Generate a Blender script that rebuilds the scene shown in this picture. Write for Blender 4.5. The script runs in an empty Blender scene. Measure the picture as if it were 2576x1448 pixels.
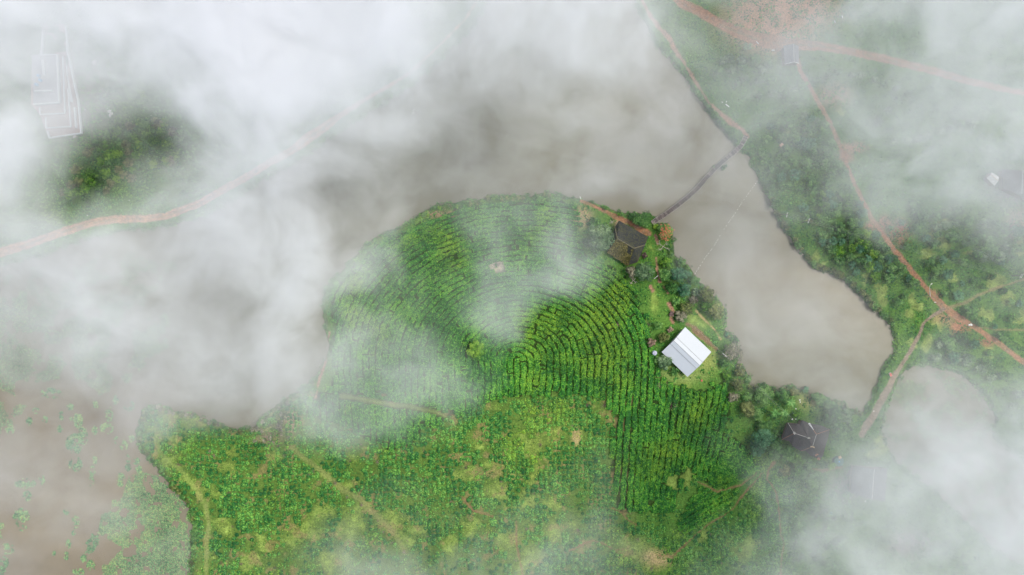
import bpy, math, random
import numpy as np
C = bpy.context
sc = C.scene
# ---------------------------------------------------------------- camera, sky, sun, exposure
H = 257.6                      # camera height above the lake (m)
S = 386.4/2576.0               # metres per overview pixel at lake level
cam_d = bpy.data.cameras.new('camera'); cam = bpy.data.objects.new('camera', cam_d)
sc.collection.objects.link(cam); cam.location = (0, 0, H); cam.rotation_euler = (0, 0, 0)
cam_d.sensor_width = 36; cam_d.lens = 24; cam_d.clip_start = 1; cam_d.clip_end = 20000
sc.camera = cam
SUN_EL, SUN_AZ = 58.0, 68.0    # azimuth clockwise from +Y
w = bpy.data.worlds.new('World'); sc.world = w; w.use_nodes = True
nt = w.node_tree; bg = nt.nodes['Background']
sky = nt.nodes.new('ShaderNodeTexSky'); sky.sky_type = 'NISHITA'; sky.sun_disc = False
sky.sun_elevation = math.radians(SUN_EL); sky.sun_rotation = math.radians(SUN_AZ)
sky.air_density = 1.0; sky.dust_density = 6.0; sky.ozone_density = 1.0
nt.links.new(sky.outputs[0], bg.inputs[0]); bg.inputs[1].default_value = 0.145
ld = bpy.data.lights.new('sun', 'SUN'); sun = bpy.data.objects.new('sun', ld); sc.collection.objects.link(sun)
ld.energy = 1.7; ld.angle = math.radians(12); ld.color = (1, 0.965, 0.91)
sun.rotation_euler = (math.radians(90-SUN_EL), 0, math.radians(180-SUN_AZ))
sc.view_settings.view_transform = 'Standard'; sc.view_settings.look = 'None'
sc.view_settings.exposure = 0.36; sc.view_settings.gamma = 1
sc.cycles.volume_bounces = 4; sc.cycles.max_bounces = 7; sc.cycles.diffuse_bounces = 2
sc.cycles.transparent_max_bounces = 8
sc.cycles.volume_step_rate = 0.45; sc.cycles.volume_max_steps = 128
sc.cycles.caustics_reflective = False; sc.cycles.caustics_refractive = False
rng = np.random.default_rng(7); random.seed(7)
# ---------------------------------------------------------------- small maths helpers
_tab = np.random.default_rng(3).random((256, 256))
def vn(x, y, k=0):
    x = np.asarray(x, float)+k*17.3; y = np.asarray(y, float)+k*41.7
    xi = np.floor(x).astype(int); yi = np.floor(y).astype(int); fx = x-xi; fy = y-yi
    fx = fx*fx*(3-2*fx); fy = fy*fy*(3-2*fy)
    a = _tab[yi & 255, xi & 255]; b = _tab[yi & 255, (xi+1) & 255]
    c = _tab[(yi+1) & 255, xi & 255]; d = _tab[(yi+1) & 255, (xi+1) & 255]
    return (a*(1-fx)+b*fx)*(1-fy)+(c*(1-fx)+d*fx)*fy
def fbm(x, y, s, k=0, o=4):
    t = 0; a = .5; n = 0
    for i in range(o):
        t = t+a*vn(x/s*2**i, y/s*2**i, k+i*3); n += a; a *= .5
    return t/n
def sstep(a, b, x):
    t = np.clip((x-a)/(b-a), 0, 1); return t*t*(3-2*t)
def inpoly(u, v, P):
    ins = np.zeros(np.shape(u), bool); n = len(P)
    for i in range(n):
        x1, y1 = P[i]; x2, y2 = P[(i+1) % n]
        if y1 == y2: continue
        c = ((y1 > v) != (y2 > v)) & (u < (x2-x1)*(v-y1)/(y2-y1)+x1)
        ins ^= c
    return ins
def dline(u, v, P, close=False, W=None):
    """distance to a polyline, minus half its local width if W is given"""
    u = np.asarray(u, float); v = np.asarray(v, float)
    best = np.full(u.shape, 1e9); n = len(P)
    for i in range(n if close else n-1):
        x1, y1 = P[i]; x2, y2 = P[(i+1) % n]
        dx, dy = x2-x1, y2-y1; L = dx*dx+dy*dy+1e-9
        t = np.clip(((u-x1)*dx+(v-y1)*dy)/L, 0, 1)
        d = np.hypot(u-x1-t*dx, v-y1-t*dy)
        if W is not None:
            d = d-.5*(W[i]*(1-t)+W[(i+1) % n]*t)
        best = np.minimum(best, d)
    return best
def blobs(u, v, L):
    t = np.zeros(np.shape(u)); u, v = u+(fbm(u, v, 17, 201, 3)-.5)*34+(fbm(u, v, 60, 203, 2)-.5)*40, v+(fbm(u, v, 17, 207, 3)-.5)*34+(fbm(u, v, 60, 209, 2)-.5)*40
    for (x, y, r) in L: t = np.maximum(t, np.exp(-((u-x)**2+(v-y)**2)/(r*r)*1.2))
    return t
# ---------------------------------------------------------------- outlines measured on the photograph (2576-wide overview units)
LAKE = [(-500,680),(-50,676),(100,646),(200,606),(330,580),(420,574),(520,542),(620,482),(700,432),(780,386),(850,336),(920,290),(1000,240),(1040,212),(1110,150),(1200,60),(1260,-60),(1300,-500),(1500,-500),(1560,-80),(1615,50),(1650,110),(1690,155),(1717,187),(1744,233),(1777,273),(1804,310),(1827,332),(1850,362),(1867,383),(1887,400),(1897,423),(1917,467),(1927,483),(1947,533),(1974,580),(2000,620),(2024,643),(2051,673),(2094,691),(2124,703),(2151,730),(2184,760),(2211,790),(2237,810),(2247,843),(2251,880),(2221,926),(2207,963),(2195,990),(2184,1020),(2174,1037),(2137,1028),(2124,1015),(2097,1008),(2070,995),(2037,991),(2027,975),(2017,985),(1990,968),(1960,981),(1934,971),(1907,966),(1893,975),(1884,965),(1887,950),(1867,923),(1854,913),(1858,883),(1850,853),(1830,836),(1820,810),(1824,776),(1810,760),(1790,740),(1770,723),(1757,700),(1747,683),(1730,663),(1717,655),(1698,643),(1696,613),(1692,581),(1682,563),(1653,567),(1647,549),(1635,540),(1620,540),(1587,536),(1575,535),(1555,531),(1531,521),(1507,515),(1475,507),(1459,497),(1425,492),(1410,487),(1370,485),(1330,490),(1290,493),(1240,495),(1180,505),(1140,512),(1100,515),(1070,530),(1040,550),(1000,573),(960,592),(930,608),(900,640),(860,680),(835,705),(815,725),(808,760),(812,800),(820,850),(825,885),(812,920),(800,945),(770,965),(750,985),(720,1000),(690,1025),(660,1050),(640,1070),(605,1081),(580,1078),(543,1061),(500,1045),(477,1036),(437,1035),(423,1025),(407,1015),(377,1013),(357,1031),(350,1061),(343,1098),(350,1131),(370,1155),(393,1178),(403,1198),(423,1218),(450,1248),(467,1268),(477,1298),(483,1331),(478,1381),(478,1448),(476,1700),(-500,1700)]
POND = [(2283,925),(2340,918),(2400,935),(2450,965),(2480,1000),(2500,1050),(2490,1080),(2530,1130),(2600,1170),(2760,1240),(2900,1330),(2900,1500),(2640,1470),(2500,1380),(2400,1280),(2300,1195),(2250,1155),(2230,1118),(2217,1075),(2232,1025),(2252,975)]
ROADS = [ # points, widths, kind
 ([(-300,700),(-40,648),(0,636),(67,616),(133,593),(183,576),(233,561),(283,553),(317,552),(367,551),(417,545),(500,513),(567,475),(617,448),(683,407),(733,380),(777,347),(817,320),(853,293),(920,250),(985,213),(1030,185),(1100,120),(1170,50),(1240,-60)],[24,24,24,22,20,20,20,19,20,18,18,18,18,18,18,20,26,22,14,9,7,5,4,3,2],'orange'),
 ([(2005,150),(2014,180),(2037,220),(2064,267),(2087,307),(2110,360),(2134,423),(2154,473),(2160,483),(2190,546),(2217,583),(2250,630),(2291,680),(2334,730),(2374,773),(2417,803),(2451,823),(2501,856),(2576,913),(2760,1050)],[12,11,10,10,9,9,9,9,9,10,11,12,12,12,17,16,12,12,12,12],'red'),
 ([(1960,110),(2070,117),(2151,133),(2217,147),(2284,163),(2351,180),(2417,200),(2517,223),(2576,235),(2900,300)],[30,22,18,20,18,18,18,14,14,14],'red'),
 ([(1560,-150),(1717,10),(1760,30),(1800,55),(1850,80),(1900,98),(1960,110)],[20,22,24,24,26,30,40],'red'),
 ([(1580,-80),(1605,-20),(1640,50),(1686,100),(1700,130),(1734,180),(1757,217),(1784,260),(1812,283),(1838,310),(1868,328),(1879,345)],[8,8,10,12,8,5,7,6,10,14,9,9],'pink'),
 ([(2374,778),(2344,796),(2324,813),(2311,846),(2291,883),(2267,920),(2247,950),(2237,975),(2217,1008),(2197,1048),(2180,1071),(2168,1095)],[9,8,7,7,8,9,12,15,17,18,18,14],'grey'),
 ([(2384,776),(2434,760),(2461,743),(2494,730),(2576,703),(2700,680)],[8,6,6,5,4,4],'faint'),
 ([(2451,823),(2510,830),(2580,831),(2700,835)],[3,4,3,3],'faint'),
 ([(1947,1165),(1934,1181),(1930,1205),(1950,1235),(1957,1265),(1962,1315),(1965,1348),(1974,1365),(1967,1395),(1962,1480)],[9,5,4,4,4,4,4,4,3,3],'mud'),
 ([(1917,1191),(1904,1208),(1884,1228),(1860,1258),(1847,1278),(1820,1298),(1784,1318),(1745,1350),(1712,1382),(1692,1401),(1659,1398)],[2,3,4,4,3,3,2,3,4,4,3],'mud'),
 ([(1905,1190),(1864,1221),(1830,1230),(1804,1238),(1774,1221),(1750,1211)],[2,4,4,3,4,3],'mud'),
 ([(2040,1178),(2070,1185),(2117,1175)],[4,8,5],'mud'),
 ([(1540,1278),(1565,1291),(1582,1311),(1602,1321)],[3,3,3,2],'mud'),
 ([(1420,1390),(1445,1381),(1469,1368),(1492,1360),(1526,1371),(1545,1385),(1570,1381)],[2,4,5,3,3,3,2],'mud'),
 ([(1299,1310),(1299,1365),(1305,1398),(1318,1460)],[3,3,4,3],'mud'),
 ([(1155,1243),(1190,1285),(1240,1300)],[3,5,3],'mud'),
 ([(859,996),(925,1008),(992,1020),(1045,1026),(1092,1036),(1119,1048)],[8,8,7,7,6,4],'grassy'),
 ([(518,1500),(518,1448),(520,1365),(525,1315),(517,1271),(500,1241),(473,1208),(453,1181),(417,1155),(400,1131),(390,1100)],[10,10,11,12,13,12,11,10,8,7,6],'grassy'),
 ([(518,1500),(519,1448),(520,1365),(525,1315),(517,1271)],[5,5,5,5,3],'olive'),
 ([(733,1125),(767,1155),(800,1178),(858,1228),(909,1261),(935,1288),(992,1341),(1019,1388)],[10,10,12,14,14,12,10,8],'olive'),
 ([(828,838),(823,876),(815,920),(803,955),(795,1000)],[3,4,4,4,4],'pink'),
 ([(1463,507),(1489,517),(1519,531),(1553,548),(1579,558),(1599,569),(1617,582),(1632,588)],[7,7,7,12,11,13,16,14],'red'),
 ([(1649,593),(1653,606),(1655,616)],[8,8,6],'pink'),
 ([(1651,649),(1653,681),(1661,707)],[4,6,7],'pink'),
 ([(1636,722),(1642,730)],[10,8],'pink'),
 ([(1683,764),(1690,775),(1695,784)],[7,7,6],'pink'),
 ([(1687,802),(1693,812)],[5,6],'pink'),
 ([(1668,720),(1680,737)],[2,3],'pink'),
 ([(1732,816),(1750,831),(1769,850),(1787,865),(1800,878)],[7,11,11,11,7],'brown'),
 ([(1751,782),(1774,807),(1797,829),(1813,854)],[2,3,3,2],'tan'),
 ([(1718,930),(1700,912),(1680,893)],[5,4,3],'brown'),
]
def tin(u, v): return inpoly(u+(fbm(u, v, 18, 301, 2)-.5)*26, v+(fbm(u, v, 18, 305, 2)-.5)*26, TEA)
TEA = [(832,742),(870,695),(940,630),(1005,592),(1045,572),(1090,548),(1180,520),(1300,507),(1400,505),(1455,520),(1462,560),(1450,600),(1475,655),(1520,668),(1545,680),(1580,712),(1612,770),(1632,830),(1640,900),(1680,950),(1740,985),(1800,965),(1832,950),(1838,1040),(1822,1100),(1880,1120),(1900,1170),(1850,1210),(1800,1225),(1770,1200),(1725,1210),(1700,1250),(1690,1292),(1560,1292),(1545,1220),(1535,1120),(1550,1045),(1500,1000),(1400,992),(1250,1005),(1200,1025),(1120,1060),(1055,1085),(1040,1125),(980,1135),(910,1100),(860,1066),(770,1055),(782,1005),(830,978),(842,900),(834,800)]
ROADCOL = {'orange':(.46,.27,.15),'red':(.33,.17,.095),'pink':(.34,.20,.13),'grey':(.24,.19,.14),'faint':(.27,.20,.11),'mud':(.23,.13,.075),'grassy':(.22,.31,.08),'olive':(.24,.25,.10),'brown':(.20,.14,.08),'tan':(.42,.32,.16)}
PATCHES = [ # bare or differently coloured ground: x, y, rx, ry, colour
 (1930,60,110,70,(.46,.26,.16)),(1990,20,120,60,(.44,.25,.16)),(1960,100,60,30,(.46,.25,.16)),
 (2260,585,30,32,(.26,.12,.07)),(2225,560,15,18,(.30,.14,.08)),(2190,570,14,12,(.35,.16,.09)),(2100,240,40,30,(.28,.19,.12)),
 (2148,372,34,14,(.36,.18,.11)),(2130,395,20,14,(.32,.16,.10)),(2376,800,30,16,(.30,.2,.1)),(2415,825,26,20,(.34,.16,.08)),
 (2480,860,20,14,(.3,.15,.08)),(2350,742,18,12,(.30,.18,.10)),(2560,560,30,40,(.25,.17,.11)),
 (732,1062,16,34,(.26,.20,.12)),(680,1105,34,14,(.20,.17,.12)),(1655,1405,40,22,(.38,.31,.15)),(1250,666,20,20,(.40,.36,.26)),
 (1465,545,26,26,(.35,.28,.15)),(1560,560,16,14,(.33,.25,.14)),(1110,540,60,9,(.30,.22,.13)),(1450,1100,12,24,(.32,.27,.13)),
 (1285,1196,14,12,(.30,.3,.1)),(2035,1010,26,22,(.28,.3,.12)),(2160,1220,70,40,(.16,.14,.13)),(2290,1370,60,40,(.18,.17,.15)),
 (1720,940,60,26,(.22,.30,.09)),(1780,905,26,30,(.24,.30,.09)),(2545,470,60,46,(.17,.15,.14)),(180,250,110,120,(.20,.22,.14)),
]
LIGHT = [(1205,1115,20),(1342,1118,37),(1165,1188,27),(1235,1178,27),(1249,1225,35),(1335,1205,20),(1352,1178,15),(1319,1271,22),(1379,1278,25),(992,1315,45),(1019,1358,30),(875,1215,18),(909,1281,25),(1275,1365,45),(1325,1415,45),(1442,1315,25),(1609,1381,50),(1635,1415,35),(1692,1198,30),(892,1155,20),(1255,1021,18),(1442,1088,20),(1392,1095,20),(892,1315,45),(880,1348,40),(433,1151,22),(467,1198,20),(493,1218,20),(567,1181,25),(533,1231,22),(433,1051,25),(483,1058,25),(393,1151,15),(627,1398,30),(567,1331,20),(783,1331,40),(817,1298,30),(733,1348,35),(667,1365,30),(833,1415,40),(827,1198,20),(593,1145,20),(693,1151,18),(1390,1340,30),(1140,1370,30),(1180,1330,30),(520,1300,14),(530,1400,14),(1760,1350,16),(1870,1380,40),(1060,1330,20),(1310,1240,16),(1730,1195,16),(395,1100,16),(440,1100,14),
 (1640,640,12),(1655,760,24),(1760,800,34),(1725,960,20),(1780,900,26),(1650,735,18)]
LIGHT_R = [(1990,620,20),(2040,650,16),(2070,660,14),(2045,560,14),(2350,590,28),(2370,620,26),(2330,650,18),(2500,700,24),(2470,780,26),(2530,740,24),(2570,800,24),(2310,760,26),(2290,790,20),(2330,870,30),(2370,810,20),(2400,700,16),(2430,640,14),(2560,620,20),(2120,290,14),(1990,330,14),(2280,880,20),(2380,560,18),(2180,700,14),(2220,740,16),(2490,880,20),(2210,1120,30),(1420,620,2)]
def H0(u, v):
    """ground height (m) from the shoreline and the low hills"""
    u = np.asarray(u, float); v = np.asarray(v, float)
    wob = (fbm(u, v, 34, 5, 3)-.5)*11+(fbm(u, v, 9, 9, 2)-.5)*8
    m = (u > -700) & (u < 3200) & (v > -700) & (v < 2100)
    d1 = dline(u, v, LAKE, True); d1 = np.where(inpoly(u, v, LAKE), -d1, d1)
    d2 = dline(u, v, POND, True); d2 = np.where(inpoly(u, v, POND), -d2, d2)
    sd = np.minimum(d1, d2)+wob
    h = np.where(sd > 0, .9*sstep(0, 9, sd)-.03+.002*np.clip(sd, 0, 300), np.maximum(sd*.12, -1.6)-.03)
    r2 = ((u-1300)/520)**2+((v-960)/(np.where(v < 960, 460, 700)))**2
    h = h+5.5*np.clip(1-r2, 0, 1)**1.3*sstep(0, 60, sd)
    h = h+np.where(sd > 0, 2.2*(fbm(u, v, 260, 21, 2)-.4)*sstep(10, 90, sd), 0)
    return h, sd
# bilinear lookup tables so that everything can be set on the ground quickly
GX = np.arange(-760, 3340, 4.0); GY = np.arange(-560, 2010, 4.0)
_gu, _gv = np.meshgrid(GX, GY); _Hh, _Sd = H0(_gu, _gv)
def look(T, u, v):
    u = np.clip((np.asarray(u, float)-GX[0])/4, 0, len(GX)-1.001); v = np.clip((np.asarray(v, float)-GY[0])/4, 0, len(GY)-1.001)
    i = u.astype(int); j = v.astype(int); fx = u-i; fy = v-j
    return (T[j, i]*(1-fx)+T[j, i+1]*fx)*(1-fy)+(T[j+1, i]*(1-fx)+T[j+1, i+1]*fx)*fy
def gh(u, v): return np.maximum(look(_Hh, u, v), 0.0)
def sdf(u, v): return look(_Sd, u, v)
def P(u, v, z):
    """world point at height z for a place measured in overview units"""
    k = S*(H-z)/H
    return np.stack([(np.asarray(u, float)-1288)*k, (724-np.asarray(v, float))*k, np.zeros(np.shape(u))+z], -1)
def G(u, v, dz=0.0): return P(u, v, gh(u, v)+dz)
# ---------------------------------------------------------------- materials
def newmat(name):
    m = bpy.data.materials.new(name); m.use_nodes = True
    n = m.node_tree; b = n.nodes['Principled BSDF']; return m, n, b
def N(n, t, **k):
    x = n.nodes.new(t)
    for a, val in k.items(): setattr(x, a, val)
    return x
def ramp(n, stops, interp='LINEAR'):
    r = n.nodes.new('ShaderNodeValToRGB'); e = r.color_ramp; e.interpolation = interp
    while len(e.elements) < len(stops): e.elements.new(0.5)
    for el, (p, c) in zip(e.elements, stops): el.position = p; el.color = (*c, 1)
    return r
def noise(n, scale, detail=4, vec=None, rough=.55):
    t = n.nodes.new('ShaderNodeTexNoise'); t.inputs['Scale'].default_value = scale; t.inputs['Detail'].default_value = detail
    t.inputs['Roughness'].default_value = rough
    if vec is not None: n.links.new(vec, t.inputs['Vector'])
    return t
def plain(name, col, rough=.8, var=.18, scale=3.0, bump=.1, metal=0, spec=.3):
    m, n, b = newmat(name); g = n.nodes.new('ShaderNodeNewGeometry')
    t = noise(n, scale, 5, g.outputs['Position'])
    lo = tuple(c*(1-var) for c in col); hi = tuple(min(1, c*(1+var)) for c in col)
    r = ramp(n, [(.3, lo), (.7, hi)]); n.links.new(t.outputs['Fac'], r.inputs[0]); n.links.new(r.outputs[0], b.inputs['Base Color'])
    b.inputs['Roughness'].default_value = rough; b.inputs['Metallic'].default_value = metal; b.inputs['Specular IOR Level'].default_value = spec
    if bump:
        bp = n.nodes.new('ShaderNodeBump'); bp.inputs['Strength'].default_value = bump; bp.inputs['Distance'].default_value = .1
        n.links.new(t.outputs['Fac'], bp.inputs['Height']); n.links.new(bp.outputs[0], b.inputs['Normal'])
    return m
def leafmat(name, dark, mid, light, patch=None, pscale=.05, trans=.15):
    """leaf colour from the per-leaf 'tint', drifting over metres with world noise"""
    m, n, b = newmat(name); a = N(n, 'ShaderNodeAttribute', attribute_name='tint')
    g = n.nodes.new('ShaderNodeNewGeometry'); t = noise(n, .8, 4, g.outputs['Position'], .7)
    ad = N(n, 'ShaderNodeMath', operation='MULTIPLY_ADD'); ad.inputs[1].default_value = 2.0; ad.inputs[2].default_value = -1.02
    n.links.new(t.outputs['Fac'], ad.inputs[0])
    tb = noise(n, .11, 3, g.outputs['Position'], .6); ab = N(n, 'ShaderNodeMath', operation='MULTIPLY_ADD'); ab.inputs[1].default_value = 1.5; ab.inputs[2].default_value = -.78; n.links.new(tb.outputs['Fac'], ab.inputs[0])
    aa = N(n, 'ShaderNodeMath', operation='ADD'); n.links.new(ad.outputs[0], aa.inputs[0]); n.links.new(ab.outputs[0], aa.inputs[1]); ad = aa
    oi = n.nodes.new('ShaderNodeObjectInfo'); oo = N(n, 'ShaderNodeMath', operation='MULTIPLY_ADD'); oo.inputs[1].default_value = .36; oo.inputs[2].default_value = -.18; n.links.new(oi.outputs['Random'], oo.inputs[0])
    s0 = N(n, 'ShaderNodeMath', operation='ADD'); n.links.new(a.outputs['Fac'], s0.inputs[0]); n.links.new(ad.outputs[0], s0.inputs[1])
    s = N(n, 'ShaderNodeMath', operation='ADD'); n.links.new(s0.outputs[0], s.inputs[0])
    if name != 'tea_leaves': n.links.new(oo.outputs[0], s.inputs[1])
    else: s.inputs[1].default_value = 0
    r = ramp(n, [(.05, dark), (.5, mid), (1, light)]); n.links.new(s.outputs[0], r.inputs[0]); out = r.outputs[0]
    if patch:
        t2 = noise(n, pscale, 3, g.outputs['Position']); r2 = ramp(n, [(.54, (0, 0, 0)), (.72, (1, 1, 1))]); n.links.new(t2.outputs['Fac'], r2.inputs[0])
        m2 = N(n, 'ShaderNodeMath', operation='MULTIPLY'); n.links.new(r2.outputs[0], m2.inputs[0]); n.links.new(s.outputs[0], m2.inputs[1])
        mx = N(n, 'ShaderNodeMix', data_type='RGBA'); n.links.new(m2.outputs[0], mx.inputs[0]); n.links.new(out, mx.inputs[6]); mx.inputs[7].default_value = (*patch, 1)
        out = mx.outputs[2]
    n.links.new(out, b.inputs['Base Color']); b.inputs['Roughness'].default_value = .65; b.inputs['Specular IOR Level'].default_value = .18
    return m
M = {}
M['tea'] = leafmat('tea_leaves', (.012,.075,.016), (.04,.215,.024), (.19,.42,.045), (.24,.36,.03), .04)
M['bush'] = leafmat('bush_leaves', (.012,.078,.02), (.042,.205,.036), (.19,.40,.07), (.24,.38,.035), .06)
M['tree_mid'] = leafmat('mid_green_leaves', (.025,.09,.022), (.075,.21,.048), (.20,.38,.10))
M['tree_bright'] = leafmat('bright_green_leaves', (.03,.10,.01), (.09,.25,.02), (.25,.43,.05))
M['tree_pale'] = leafmat('pale_grey_green_leaves', (.06,.12,.06), (.14,.24,.12), (.30,.42,.22))
M['tree_blue'] = leafmat('blue_green_leaves', (.015,.08,.035), (.05,.18,.08), (.14,.32,.16))
M['tree_olive'] = leafmat('olive_leaves', (.04,.06,.015), (.13,.17,.05), (.28,.32,.11))
M['tree_grey'] = leafmat('grey_brown_twigs', (.07,.07,.045), (.20,.20,.13), (.36,.34,.24))
M['tree_brown'] = leafmat('brown_dry_leaves', (.09,.06,.04), (.24,.17,.12), (.38,.29,.22))
M['dead'] = leafmat('dead_purplish_twigs', (.07,.045,.045), (.19,.125,.12), (.34,.25,.22))
M['pad'] = leafmat('lily_pad_leaves', (.04,.12,.06), (.12,.27,.12), (.27,.38,.14))
M['banana'] = leafmat('banana_leaves', (.05,.17,.03), (.12,.30,.07), (.24,.42,.13))
M['flower'] = leafmat('orange_blossom', (.45,.10,.05), (.66,.19,.10), (.80,.36,.22))
M['creeper'] = leafmat('dry_creeper', (.07,.07,.02), (.17,.15,.05), (.32,.29,.10))
M['grassmat'] = leafmat('bank_grass', (.03,.09,.015), (.11,.23,.03), (.28,.40,.07), (.36,.40,.08), .05)
M['bark'] = plain('bark', (.16,.12,.09), .9)
M['deadwood'] = plain('bleached_wood', (.50,.45,.38), .85)
M['white_paint'] = plain('white_paint', (.78,.79,.80), .5, .05)
M['pale_wall'] = plain('pale_plaster', (.74,.74,.72), .8, .08)
M['brown_wall'] = plain('brown_timber_wall', (.16,.10,.07), .8)
M['pole'] = plain('weathered_pole', (.10,.09,.08), .8)
M['pole_pale'] = plain('pale_metal_pole', (.66,.66,.64), .5, .08)
M['plank'] = leafmat('weathered_planks', (.10,.085,.08), (.23,.19,.18), (.46,.40,.37))
M['rail'] = plain('bamboo_rail', (.52,.49,.44), .7)
M['seam'] = plain('grey_roof_seam', (.22,.23,.25), .6, .2, 2)
M['oldtile'] = plain('weathered_ridge_tile', (.30,.27,.17), .9, .4, 2.5)
M['wire'] = plain('wire', (.42,.42,.40), .5, .05)
M['float'] = plain('white_float', (.78,.78,.75), .5, .08)
M['floor'] = plain('reddish_concrete', (.42,.30,.27), .85, .12, .6)
M['roofslab'] = plain('grey_flat_roof', (.36,.35,.37), .8, .12, .5)
M['blue'] = plain('blue_plastic', (.10,.38,.72), .4, .08)
M['green_tank'] = plain('dark_green_cover', (.03,.13,.12), .5, .2, 1.5)
M['lilac'] = plain('grey_lilac_tank', (.38,.40,.52), .45, .1)
M['rust'] = plain('rust', (.42,.20,.12), .8)
M['red'] = plain('faded_red', (.55,.12,.10), .6)
M['sack'] = plain('white_sack', (.82,.82,.80), .6, .06)
M['tan'] = plain('tan_board', (.55,.40,.26), .7)
M['stone'] = plain('pale_rubble', (.62,.60,.57), .85, .2, 2)
M['glass'] = plain('window_glass', (.05,.06,.07), .15, .1, 1, 0, 0, .5)
def roofmat(name, base, moss, amount, freq, axis_rot, spots=None):
    m, n, b = newmat(name); tc = n.nodes.new('ShaderNodeNewGeometry'); mp = n.nodes.new('ShaderNodeMapping')
    mp.inputs['Rotation'].default_value = (0, 0, axis_rot); n.links.new(tc.outputs['Position'], mp.inputs['Vector'])
    wv = N(n, 'ShaderNodeTexWave', bands_direction='X'); wv.inputs['Scale'].default_value = freq; wv.inputs['Distortion'].default_value = 1.2; wv.inputs['Detail Scale'].default_value = 2
    n.links.new(mp.outputs[0], wv.inputs['Vector'])
    t = noise(n, 1.1, 6, tc.outputs['Position'], .7); t2 = noise(n, 4.5, 3, tc.outputs['Position'])
    r = ramp(n, [(.3, tuple(c*.6 for c in base)), (.75, tuple(c*1.7 for c in base))]); n.links.new(t2.outputs['Fac'], r.inputs[0])
    ml = N(n, 'ShaderNodeMath', operation='MULTIPLY'); n.links.new(wv.outputs['Fac'], ml.inputs[0]); n.links.new(t.outputs['Fac'], ml.inputs[1])
    r2 = ramp(n, [(amount, (0, 0, 0)), (min(1, amount+.13), (1, 1, 1))]); n.links.new(ml.outputs[0], r2.inputs[0])
    mx = N(n, 'ShaderNodeMix', data_type='RGBA'); n.links.new(r2.outputs[0], mx.inputs[0]); n.links.new(r.outputs[0], mx.inputs[6]); mx.inputs[7].default_value = (*moss, 1)
    n.links.new(mx.outputs[2], b.inputs['Base Color']); b.inputs['Roughness'].default_value = .8
    bp = n.nodes.new('ShaderNodeBump'); bp.inputs['Strength'].default_value = .5; bp.inputs['Distance'].default_value = .15
    n.links.new(wv.outputs['Fac'], bp.inputs['Height']); n.links.new(bp.outputs[0], b.inputs['Normal'])
    return m
M['roof_moss'] = roofmat('mossy_slate_roof', (.022,.025,.032), (.12,.13,.03), .40, .75, math.radians(30))
M['roof_grey'] = roofmat('dark_shingle_roof', (.045,.04,.044), (.14,.11,.09), .56, 1.0, math.radians(-20))
M['roof_hut'] = roofmat('grey_tile_roof', (.16,.15,.17), (.38,.37,.38), .50, 1.1, math.radians(0))
M['roof_white'] = roofmat('white_metal_roof', (.62,.66,.70), (.43,.48,.53), .3, 4.0, math.radians(42))
_b = M['roof_white'].node_tree
for x in _b.nodes:
    if x.type == 'VALTORGB' and x.color_ramp.elements[0].position < .35:
        x.color_ramp.elements[0].color = (.40,.45,.50,1); x.color_ramp.elements[1].color = (.47,.52,.57,1)
    if x.type == 'BUMP': x.inputs['Strength'].default_value = .0
    if x.type == 'BSDF_PRINCIPLED': x.inputs['Roughness'].default_value = .5
# ground: colour attribute x fine mottling
m, n, b = newmat('ground_cover'); a = N(n, 'ShaderNodeAttribute', attribute_name='ground_colour'); g = n.nodes.new('ShaderNodeNewGeometry')
t = noise(n, 1.6, 8, g.outputs['Position'], .75); r = ramp(n, [(.32, (.38,.4,.4)), (.5, (.95,.95,.95)), (.68, (1.65,1.55,1.5))]); n.links.new(t.outputs['Fac'], r.inputs[0])
mx = N(n, 'ShaderNodeMix', data_type='RGBA', blend_type='MULTIPLY'); mx.inputs[0].default_value = .85
n.links.new(a.outputs['Color'], mx.inputs[6]); n.links.new(r.outputs[0], mx.inputs[7]); n.links.new(mx.outputs[2], b.inputs['Base Color'])
b.inputs['Roughness'].default_value = .95; b.inputs['Specular IOR Level'].default_value = .1
bp = n.nodes.new('ShaderNodeBump'); bp.inputs['Strength'].default_value = .7; bp.inputs['Distance'].default_value = .35
n.links.new(t.outputs['Fac'], bp.inputs['Height']); n.links.new(bp.outputs[0], b.inputs['Normal']); M['ground'] = m
# muddy water
m, n, b = newmat('muddy_water'); g = n.nodes.new('ShaderNodeNewGeometry')
a = N(n, 'ShaderNodeAttribute', attribute_name='silt')
r = ramp(n, [(0, (.172,.168,.118)), (1, (.200,.172,.120))]); n.links.new(a.outputs['Fac'], r.inputs[0])
mpw = n.nodes.new('ShaderNodeMapping'); mpw.inputs['Rotation'].default_value = (0, 0, .6); mpw.inputs['Scale'].default_value = (1, 2.6, 1); n.links.new(g.outputs['Position'], mpw.inputs['Vector']); t = noise(n, .022, 7, mpw.outputs[0], .62); r3 = ramp(n, [(.28, (.84,.85,.88)), (.72, (1.10,1.09,1.05))]); n.links.new(t.outputs['Fac'], r3.inputs[0])
mx = N(n, 'ShaderNodeMix', data_type='RGBA', blend_type='MULTIPLY'); mx.inputs[0].default_value = 1
n.links.new(r.outputs[0], mx.inputs[6]); n.links.new(r3.outputs[0], mx.inputs[7]); n.links.new(mx.outputs[2], b.inputs['Base Color'])
b.inputs['Roughness'].default_value = .12; b.inputs['Specular IOR Level'].default_value = .5
t4 = noise(n, 1.3, 3, g.outputs['Position']); bp = n.nodes.new('ShaderNodeBump'); bp.inputs['Strength'].default_value = .25; bp.inputs['Distance'].default_value = .06
n.links.new(t4.outputs['Fac'], bp.inputs['Height']); n.links.new(bp.outputs[0], b.inputs['Normal']); M['water'] = m
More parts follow.
